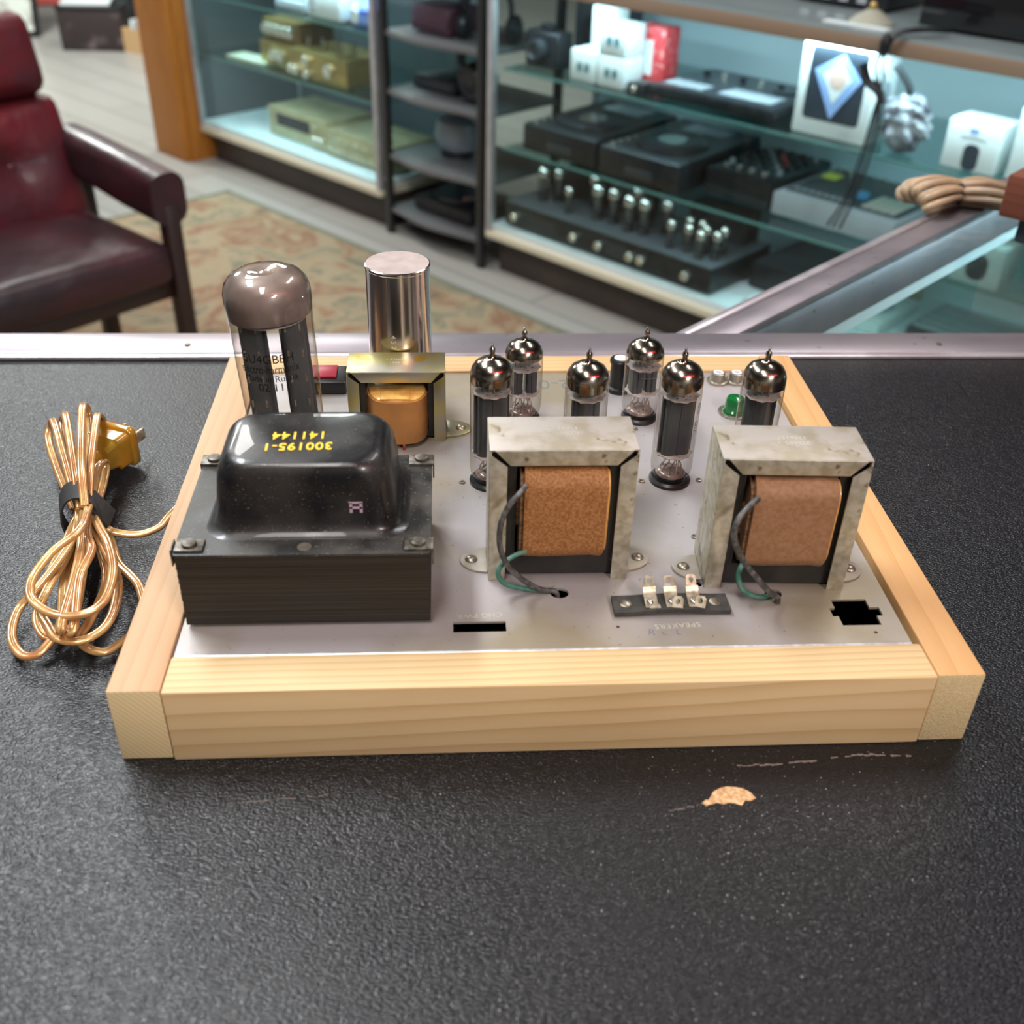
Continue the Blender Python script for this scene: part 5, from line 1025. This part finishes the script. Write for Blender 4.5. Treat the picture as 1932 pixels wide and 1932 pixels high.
LBL = ['leftmost large tube on the black power amplifier', 'second large tube from the left on the black power amplifier', 'third large tube from the left on the black power amplifier', 'fourth large tube from the left on the black power amplifier', 'fifth large tube from the left on the black power amplifier', 'sixth large tube from the left on the black power amplifier', 'large tube beside the small cluster on the black power amplifier', 'large tube at the back left of the black power amplifier', 'large tube at the back middle of the black power amplifier']
G1 = 'large tubes in a row on the black power amplifier'; G2 = 'small tubes clustered at the right end of the black power amplifier'
p1 = p2 = None
for s_, d_ in ((1.795, 0.12), (1.835, 0.15), (2.030, 0.11), (2.085, 0.12), (2.160, 0.10), (2.210, 0.11), (2.255, 0.16), (1.95, 0.19), (2.12, 0.19)):
    if p1 is None: p1 = bg_tube(LBL.pop(0), s_, d_, 0.112, 0.0190, G1)
    else: c = copy_tree(p1); c.location = cl(s_, d_, DK + 0.083); c['label'] = LBL.pop(0)
for s_, d_ in ((1.93, 0.09), (2.330, 0.08), (2.345, 0.15), (2.385, 0.09), (2.39, 0.15), (2.425, 0.12), (2.440, 0.07), (2.465, 0.15), (2.475, 0.10)):
    if p2 is None: p2 = bg_tube('small tube on the black power amplifier', s_, d_, 0.082, 0.0135, G2)
    else: c = copy_tree(p2); c.location = cl(s_, d_, DK + 0.083)
for i in range(3):
    pass
t = dev('low_black_unit', 'low black unit with a grey lid in the shadow right of the power amplifier', 'audio unit', 2.545, 0.18, DK)
B().box(0, 0.22, 0, 0.28, 0.006, 0.075, 0.004).build('casing', M['dev_black'], t); B().box(0.005, 0.215, 0.005, 0.275, 0.075, 0.080, 0.002).build('lid', M['dev_grey'], t)
for xx in (0.04, 0.18): B().cyl((xx, 0.04, 0), (xx, 0.04, 0.007), 0.012, 12).build('foot', M['black_plastic'], t)
t = dev('grey_headset', 'pair of pale curved headband pads on the bottom deck near the side counter', 'headset', 2.70, 0.07, DK, 0.5)
B().tube([(-0.07, 0, 0.012), (-0.06, 0.05, 0.014), (0, 0.08, 0.016), (0.06, 0.05, 0.014), (0.07, 0, 0.012)], 0.012, 10).build('headband', M['deck'], t)
for s_ in (-1, 1): B().ball((s_ * 0.072, -0.01, 0.018), 0.020, 3, sc=(0.8, 1.2, 0.9)).build('ear_pad', M['dev_light'], t)
t = dev('flat_carton', 'flat white carton with a round printed disc, seen through the glass side counter', 'box', 2.80, 0.15, DK)
B().box(0, 0.17, 0, 0.24, 0, 0.030, 0.003).build('carton', M['white_box'], t); B().cyl((0.085, 0.12, 0.030), (0.085, 0.12, 0.0305), 0.06, 28).build('printed_disc', M['dev_light'], t)
t = dev('lower_device_carton', 'pale carton printed with a dark rounded device, seen through the side counter glass', 'box', 3.155, 0.03, S2)
B().box(0, 0.115, 0, 0.09, 0, 0.095, 0.004).build('carton', M['white_box'], t); B().prism(rrect(0.058, 0.044, 0.024, 0.030, 0.020), 0, 0.001, M=RX).build('printed_device', M['navy'], t)
t = dev('tan_adapter', 'small tan block behind the flat carton at the back of the bottom deck', 'adapter', 2.86, 0.41, DK, 0.3)
B().box(0, 0.09, 0, 0.05, 0, 0.085, 0.008).build('adapter_body', M['tan_cord'], t); B().box(0.03, 0.06, -0.001, 0, 0.02, 0.05).build('rating_label', M['white_box'], t)
t = dev('slatted_tray', 'dark grey slatted tray at the right end of the bottom deck', 'tray', 3.02, 0.20, DK)
B().box(0, 0.30, 0, 0.22, 0, 0.03, 0.003).build('tray_base', M['dev_grey'], t)
for i in range(5): B().box(0.01, 0.29, 0.015 + i * 0.042, 0.035 + i * 0.042, 0.03, 0.04, 0.002).build('slat', M['dev_light'], t)
t = dev('green_corner_card', 'pale card with a green corner in front of the slatted tray', 'card', 2.99, 0.04, DK, 0.2)
B().box(0, 0.16, 0, 0.09, 0, 0.006, 0.001).build('card', M['white_box'], t); B().box(0.0, 0.05, 0, 0.05, 0.006, 0.0066).build('green_corner', M['green_jewel'], t)
# dark goods at the left end of the upper shelf
t = dev('compact_camera', 'dark camera with a bright round lens at the left end of the upper shelf', 'camera', 1.715, 0.10, S1)
B().box(0, 0.13, 0, 0.07, 0, 0.10, 0.008, 3).build('body', M['dev_black'], t); B().lathe([(0.03, 0), (0.03, 0.03), (0.022, 0.032), (0.016, 0.026), (0, 0.026)], 28, M=Matrix.Translation((0.06, 0, 0.05)) @ RX).build('lens', M['dev_grey'], t)
B().box(0.04, 0.08, 0.02, 0.05, 0.10, 0.118, 0.004).build('viewfinder', M['dev_black'], t)
t = dev('grey_speaker', 'dark grey cube speaker standing behind the camera in the right case', 'speaker', 1.73, 0.30, S1)
B().box(0, 0.16, 0, 0.14, 0, 0.18, 0.01, 3).build('cabinet', M['dev_grey'], t); B().cyl((0.08, 0, 0.08), (0.08, -0.003, 0.08), 0.05, 28).build('driver', M['dev_black'], t)

# on top of the right case
TZ = -0.077
t = dev('black_receiver', 'wide black receiver with a small white logo, on top of the right case', 'receiver', 2.90, 0.14, TZ)
B().box(0, 0.55, 0, 0.34, 0.010, 0.130, 0.003).build('casing', M['dev_black'], t)
B().box(0.0, 0.55, -0.006, 0.0, 0.008, 0.131, 0.002).build('front_panel', mat('gloss_black', (0.006, 0.006, 0.008), 0.12, coat=0.5), t)
B().text('A', 0.026, Matrix.Translation((0.265, -0.0065, 0.040)) @ RX, 0.0006).build('logo', M['white_box'], t, flat=True); B().text('AUDIO', 0.014, Matrix.Translation((0.305, -0.0065, 0.036)) @ RX, 0.0006).build('logo_word', M['white_box'], t, flat=True)
for xx in (0.05, 0.50): B().cyl((xx, 0.05, 0), (xx, 0.05, 0.011), 0.018, 12).build('foot', M['black_plastic'], t)
t = dev('black_deck_unit', 'black deck with pale markings at the back of the right case top', 'audio deck', 2.50, 0.25, TZ)
B().box(0, 0.26, 0, 0.22, 0.006, 0.07, 0.003).build('casing', M['dev_black'], t)
for i in range(4): B().box(0.03 + 0.05 * i, 0.055 + 0.05 * i, -0.001, 0.0, 0.015, 0.028).build('front_mark', M['dev_light'], t)
for xx in (0.04, 0.22): B().cyl((xx, 0.04, 0), (xx, 0.04, 0.007), 0.012, 12).build('foot', M['black_plastic'], t)
t = dev('brass_knob_lamp', 'beige cone stand with a brass knob on top of the right case', 'ornament', 2.80, 0.105, TZ)
B().lathe([(0, 0), (0.050, 0), (0.050, 0.004), (0.035, 0.016), (0.012, 0.030), (0, 0.030)], 30).build('cone_stand', mat('beige_paint', (0.42, 0.42, 0.34), 0.5), t); B().ball((0, 0, 0.037), 0.010, 2).build('brass_knob', M['gold_face'], t)
t = dev('price_card', 'long white card lying on the glass at the front of the right case', 'card', 2.715, 0.035, TZ)
B().box(0, 0.16, 0, 0.03, 0, 0.003, 0.001).build('card', M['white_box'], t); B().box(0.01, 0.15, 0.005, 0.025, 0.003, 0.0034).build('printed_panel', M['pale_blue'], t)

# ------------------------------------------------------------------ on the glass-topped side counter
tcd = thing('tan_cable_bundle', 'bundle of tan cable tied with a black band beside the wooden box', 'cable', (0.622, 0.715, 0.004), 0.3)
def tanstrand(pts): B().tube(pts, 0.0032, 8, res=6, fixed=False).build('cable_loop', M['tan_cord'], tcd)
random.seed(9)
for i in range(9):
    a = i / 8 - 0.5; zo = 0.010 + 0.010 * math.cos(a * PI) + 0.003 * (i % 2)
    tanstrand([(0.012, a * 0.012, zo), (-0.018, a * 0.045, zo + 0.006), (-0.040, a * 0.052, zo + 0.004), (-0.046, a * 0.040, zo - 0.002), (-0.036, a * 0.030, max(0.004, zo - 0.010)), (-0.010, a * 0.016, max(0.004, zo - 0.008)), (0.014, a * 0.010, 0.008)])
    tanstrand([(0.0, a * 0.012, zo), (0.028, a * 0.052 - 0.005, zo + 0.002), (0.050, a * 0.070 - 0.012, max(0.004, zo - 0.002)), (0.062, a * 0.072 - 0.016, max(0.004, zo - 0.006)), (0.044, a * 0.045 - 0.010, 0.004), (0.010, a * 0.012, 0.004)])
B().lathe([(0.0150, -0.004), (0.0165, -0.002), (0.0165, 0.002), (0.0150, 0.004)], 24, M=Matrix.Translation((0.004, 0, 0.013)) @ Matrix.Rotation(PI / 2, 4, 'Y'), sx=0.8, sy=0.75).build('black_band', M['strap'], tcd, ang=60)
wb = thing('wooden_box', 'red-brown wooden box with a dark inset lid on a black base, at the right edge', 'box', (0.6230, 0.6180, 0.003), CA + 0.02)
B().box(0.016, 0.25, 0.012, 0.17, 0, 0.024, 0.003).build('base', M['navy'], wb); B().box(0, 0.27, 0, 0.19, 0.024, 0.062, 0.002).build('wooden_body', M['walnut'], wb)
B().box(0.018, 0.25, 0.018, 0.17, 0.062, 0.0632, 0.0005).build('inset_lid', M['navy'], wb)

# ------------------------------------------------------------------ armchair and things on the far floor
ARO = Vector((-1.003, 2.130, FLOOR + 0.0125))
ac = thing('leather_armchair', 'oxblood leather armchair with a tufted back and headrest, left behind the counter', 'armchair', tuple(ARO), math.atan2(0.714, 0.70))
def pad(x0, x1, y0, y1, z0, z1, r, M_=None, puff=0.0, tufts=(), name='cushion', m=None, sub=3):
    t = bmesh.new(); bmesh.ops.create_cube(t, size=1)
    for v in t.verts: v.co = Vector(((x0 + x1) / 2 + v.co.x * (x1 - x0), (y0 + y1) / 2 + v.co.y * (y1 - y0), (z0 + z1) / 2 + v.co.z * (z1 - z0)))
    bmesh.ops.bevel(t, geom=list(t.edges), offset=r, segments=4, profile=0.6, affect='EDGES')
    bmesh.ops.subdivide_edges(t, edges=[e for e in t.edges if e.calc_length() > 0.1], cuts=12, use_grid_fill=True)
    cx, cy, cz = (x0 + x1) / 2, (y0 + y1) / 2, (z0 + z1) / 2
    for v in t.verts:
        fx = max(0, 1 - ((v.co.x - cx) / ((x1 - x0) / 2)) ** 2); fz = max(0, 1 - ((v.co.z - cz) / ((z1 - z0) / 2)) ** 2); fy = max(0, 1 - ((v.co.y - cy) / ((y1 - y0) / 2)) ** 2)
        if puff: 
            if z1 - z0 < y1 - y0: v.co.z += (1 if v.co.z > cz else -0.3) * puff * fx * fy
            else: v.co.y += (-1 if v.co.y < cy else 0.4) * puff * fx * fz
        for tx_, tz_ in tufts:
            dd = (v.co.x - tx_) ** 2 + (v.co.z - tz_) ** 2
            if v.co.y < cy: v.co.y += 0.045 * math.exp(-dd / 0.0020)
    b = B(); b._m(t, M_); return b.build(name, m or M['leather'], ac, ang=70)
pad(-0.33, 0.33, -0.36, 0.10, 0.315, 0.420, 0.040, puff=0.020, name='seat_cushion', m=M['leather_dark'])
Mb = Matrix.Translation((0, 0.005, 0.375)) @ Matrix.Rotation(-0.24, 4, 'X')
pad(-0.335, 0.335, -0.03, 0.10, 0.0, 0.32, 0.05, Mb, puff=0.035, tufts=((-0.17, 0.17), (0.0, 0.17), (0.17, 0.17)), name='back_cushion')
for tx_, tz_ in ((-0.17, 0.17), (0.0, 0.17), (0.17, 0.17)): B().ball((0, 0, 0), 0.011, 2, sc=(1, 0.5, 1), M=Mb @ Matrix.Translation((tx_, -0.018, tz_))).build('button', M['leather'], ac)
pad(-0.31, 0.31, -0.06, 0.09, 0.315, 0.50, 0.050, Mb, puff=0.02, name='headrest', m=M['leather'])
for s_ in (-1, 1):
    xo = s_ * 0.345
    arm = [(-0.345, 0.455, 0.575), (-0.20, 0.465, 0.590), (0.0, 0.490, 0.605), (0.07, 0.505, 0.607)]
    B().loft([[(xo + x, y, z) for x, z in rrect(0, (a + b_) / 2, 0.045, (b_ - a) / 2, 0.035, 6)] for y, a, b_ in arm]).build('armrest', M['leather_dark'], ac, ang=60)
    B().box(xo - 0.018, xo + 0.022, -0.350, -0.310, 0.0, 0.50, 0.006).build('front_leg', M['chair_wood'], ac)
    B().box(xo - 0.018, xo + 0.022, 0.03, 0.07, 0.0, 0.52, 0.006).build('rear_leg', M['chair_wood'], ac)
B().box(-0.330, 0.330, -0.330, 0.15, 0.275, 0.320, 0.008).build('seat_frame', M['chair_wood'], ac)

t = thing('ornate_chest', 'dark patterned chest with pale markings standing on the far floor', 'chest', (-2.12, 6.50, FLOOR), -0.02)
B().box(0, 0.36, 0, 0.22, 0, 0.225, 0.006).build('chest_body', mat('dark_pattern', (0.030, 0.020, 0.020), 0.5, c2=(0.16, 0.12, 0.12), nscale=9, nlo=0.55, nhi=0.75), t)
B().box(-0.004, 0.364, -0.006, 0.226, 0.225, 0.238, 0.003).build('lid', M['black_plastic'], t)
t = thing('paper_stack', 'white papers heaped on the dark patterned chest', 'papers', (-2.10, 6.53, FLOOR + 0.238), 0.05)
for i in range(4): B().box(0.01 * i, 0.28 + 0.01 * i, 0.01, 0.17, 0.015 * i, 0.015 * i + 0.0145, 0.002, M=Matrix.Rotation(0.03 * i, 4, 'Z')).build('sheet', M['white_box'], t)
t = thing('record_crate', 'open wooden crate of pale record sleeves on the far floor beside the column', 'crate', (-1.76, 6.50, FLOOR), -0.62)
bb = B(); bb.box(0, 0.46, 0, 0.012, 0, 0.13); bb.build('side_board', M['cardboard'], t)
B().box(0, 0.46, 0.32, 0.332, 0, 0.13).build('side_board', M['cardboard'], t); B().box(0, 0.012, 0.012, 0.32, 0, 0.13).build('end_board', M['cardboard'], t); B().box(0.448, 0.46, 0.012, 0.32, 0, 0.13).build('end_board', M['cardboard'], t); B().box(0.012, 0.448, 0.012, 0.32, 0, 0.010).build('bottom_board', M['cardboard'], t)
for i in range(14):
    q = (M['white_box'], M['dev_light'], M['cream'], M['dev_grey'])[i % 4]
    s0 = thing('record_sleeve', 'pale record sleeve standing in the wooden crate', 'record', tuple(Vector((-1.76, 6.50, FLOOR + 0.0102)) + Matrix.Rotation(-0.62, 3, 'Z') @ Vector((0.035 + i * 0.029, 0.03, 0))), -0.62, 'record sleeves in the wooden crate') if i == 0 else s0.copy()
    if i == 0: B().box(0, 0.008, 0, 0.27, 0, 0.165, 0.001, M=Matrix.Rotation(0.08, 4, 'Y')).build('sleeve', M['white_box'], s0)
    else:
        COL.objects.link(s0); s0.location = Vector((-1.76, 6.50, FLOOR + 0.0102)) + Matrix.Rotation(-0.62, 3, 'Z') @ Vector((0.035 + i * 0.029, 0.03, 0))
        ch = bpy.data.objects['sleeve'].copy(); COL.objects.link(ch); ch.parent = s0
        me = ch.data.copy(); ch.data = me; me.materials[0] = q
t = thing('teal_post_stand', 'teal green post rising behind the record crate', 'stand', (-1.90, 7.25, FLOOR), 0.2)
B().cyl((0, 0, 0.02), (0.02, 0, 1.3), 0.035, 16).build('post', M['teal'], t); B().cyl((0, 0, 0), (0, 0, 0.02), 0.12, 24).build('base', M['teal'], t)
t = thing('black_floor_bag', 'dark bag lying behind the record crate', 'bag', (-1.90, 6.98, FLOOR), 0.4)
B().lathe([(0, 0), (0.14, 0.0), (0.18, 0.05), (0.16, 0.16), (0.08, 0.24), (0, 0.26)], 24, sx=1.2, sy=0.8).build('bag_body', M['dev_black'], t); B().tube([(-0.07, 0, 0.22), (0, 0, 0.31), (0.07, 0, 0.22)], 0.012, 8).build('handle', M['dev_black'], t)
t = thing('leaning_print', 'mottled white print in a dark frame, behind the armchair', 'framed print', (-2.95, 6.9, FLOOR), 0.0)
Mr = Matrix.Rotation(-0.25, 4, 'X')
B().box(0, 0.55, 0, 0.012, 0.03, 0.70, M=Mr).build('print', mat('mottled_print', (0.62, 0.66, 0.60), 0.6, c2=(0.25, 0.22, 0.2), nscale=6, nlo=0.55, nhi=0.7), t)
bb = B(); bb.box(-0.03, 0.0, -0.012, 0.022, 0, 0.73, 0.003, M=Mr); bb.box(0.55, 0.58, -0.012, 0.022, 0, 0.73, 0.003, M=Mr); bb.box(0.0, 0.55, -0.012, 0.022, 0, 0.03, M=Mr); bb.box(0, 0.55, -0.012, 0.022, 0.70, 0.73, M=Mr); bb.build('frame', M['black_plastic'], t)
t = thing('red_mat', 'red mat on the floor at the far end of the shop', 'mat', (-3.3, 8.05, FLOOR), 0.0)
B().box(0, 1.2, 0, 0.9, 0, 0.015, 0.005).build('mat_pile', mat('red_mat_pile', (0.55, 0.10, 0.08), 0.8), t); B().box(-0.03, 1.23, -0.03, 0.93, 0, 0.010, 0.003).build('mat_edge', M['leather'], t)

# ------------------------------------------------------------------ lamps of the shop (above and behind the picture)
for i, (lx, ly, sx, sy, pw, lc) in enumerate(LAMPS):
    t = thing('ceiling_lamp', 'white ceiling strip lamp over the shop floor', 'ceiling lamp', (lx, ly, CEIL), 0, 'ceiling strip lamps')
    bb = B(); bb.box(-sx / 2 - 0.03, sx / 2 + 0.03, -sy / 2 - 0.03, sy / 2 + 0.03, -0.075, 0, 0.004); bb.build('lamp_housing', M['lamp_body'], t)
t = thing('red_neon_sign', 'red neon tube sign hanging under the ceiling', 'neon sign', (1.15, -1.05, 1.60), 0.25)
B().tube([(-1.0, 0.03, 0.0), (0, 0.03, 0.02), (1.4, 0.03, 0.02)], 0.014, 10).build('neon_tube', M['neon'], t); B().box(-1.05, 1.45, 0.0, 0.010, 0.07, 0.10, 0.003).build('backing_board', M['black_plastic'], t); B().box(-0.9, -0.89, 0, 0.01, 0.10, 0.35).build('hanger', M['black_plastic'], t); B().box(0.89, 0.9, 0, 0.01, 0.10, 0.35).build('hanger', M['black_plastic'], t)
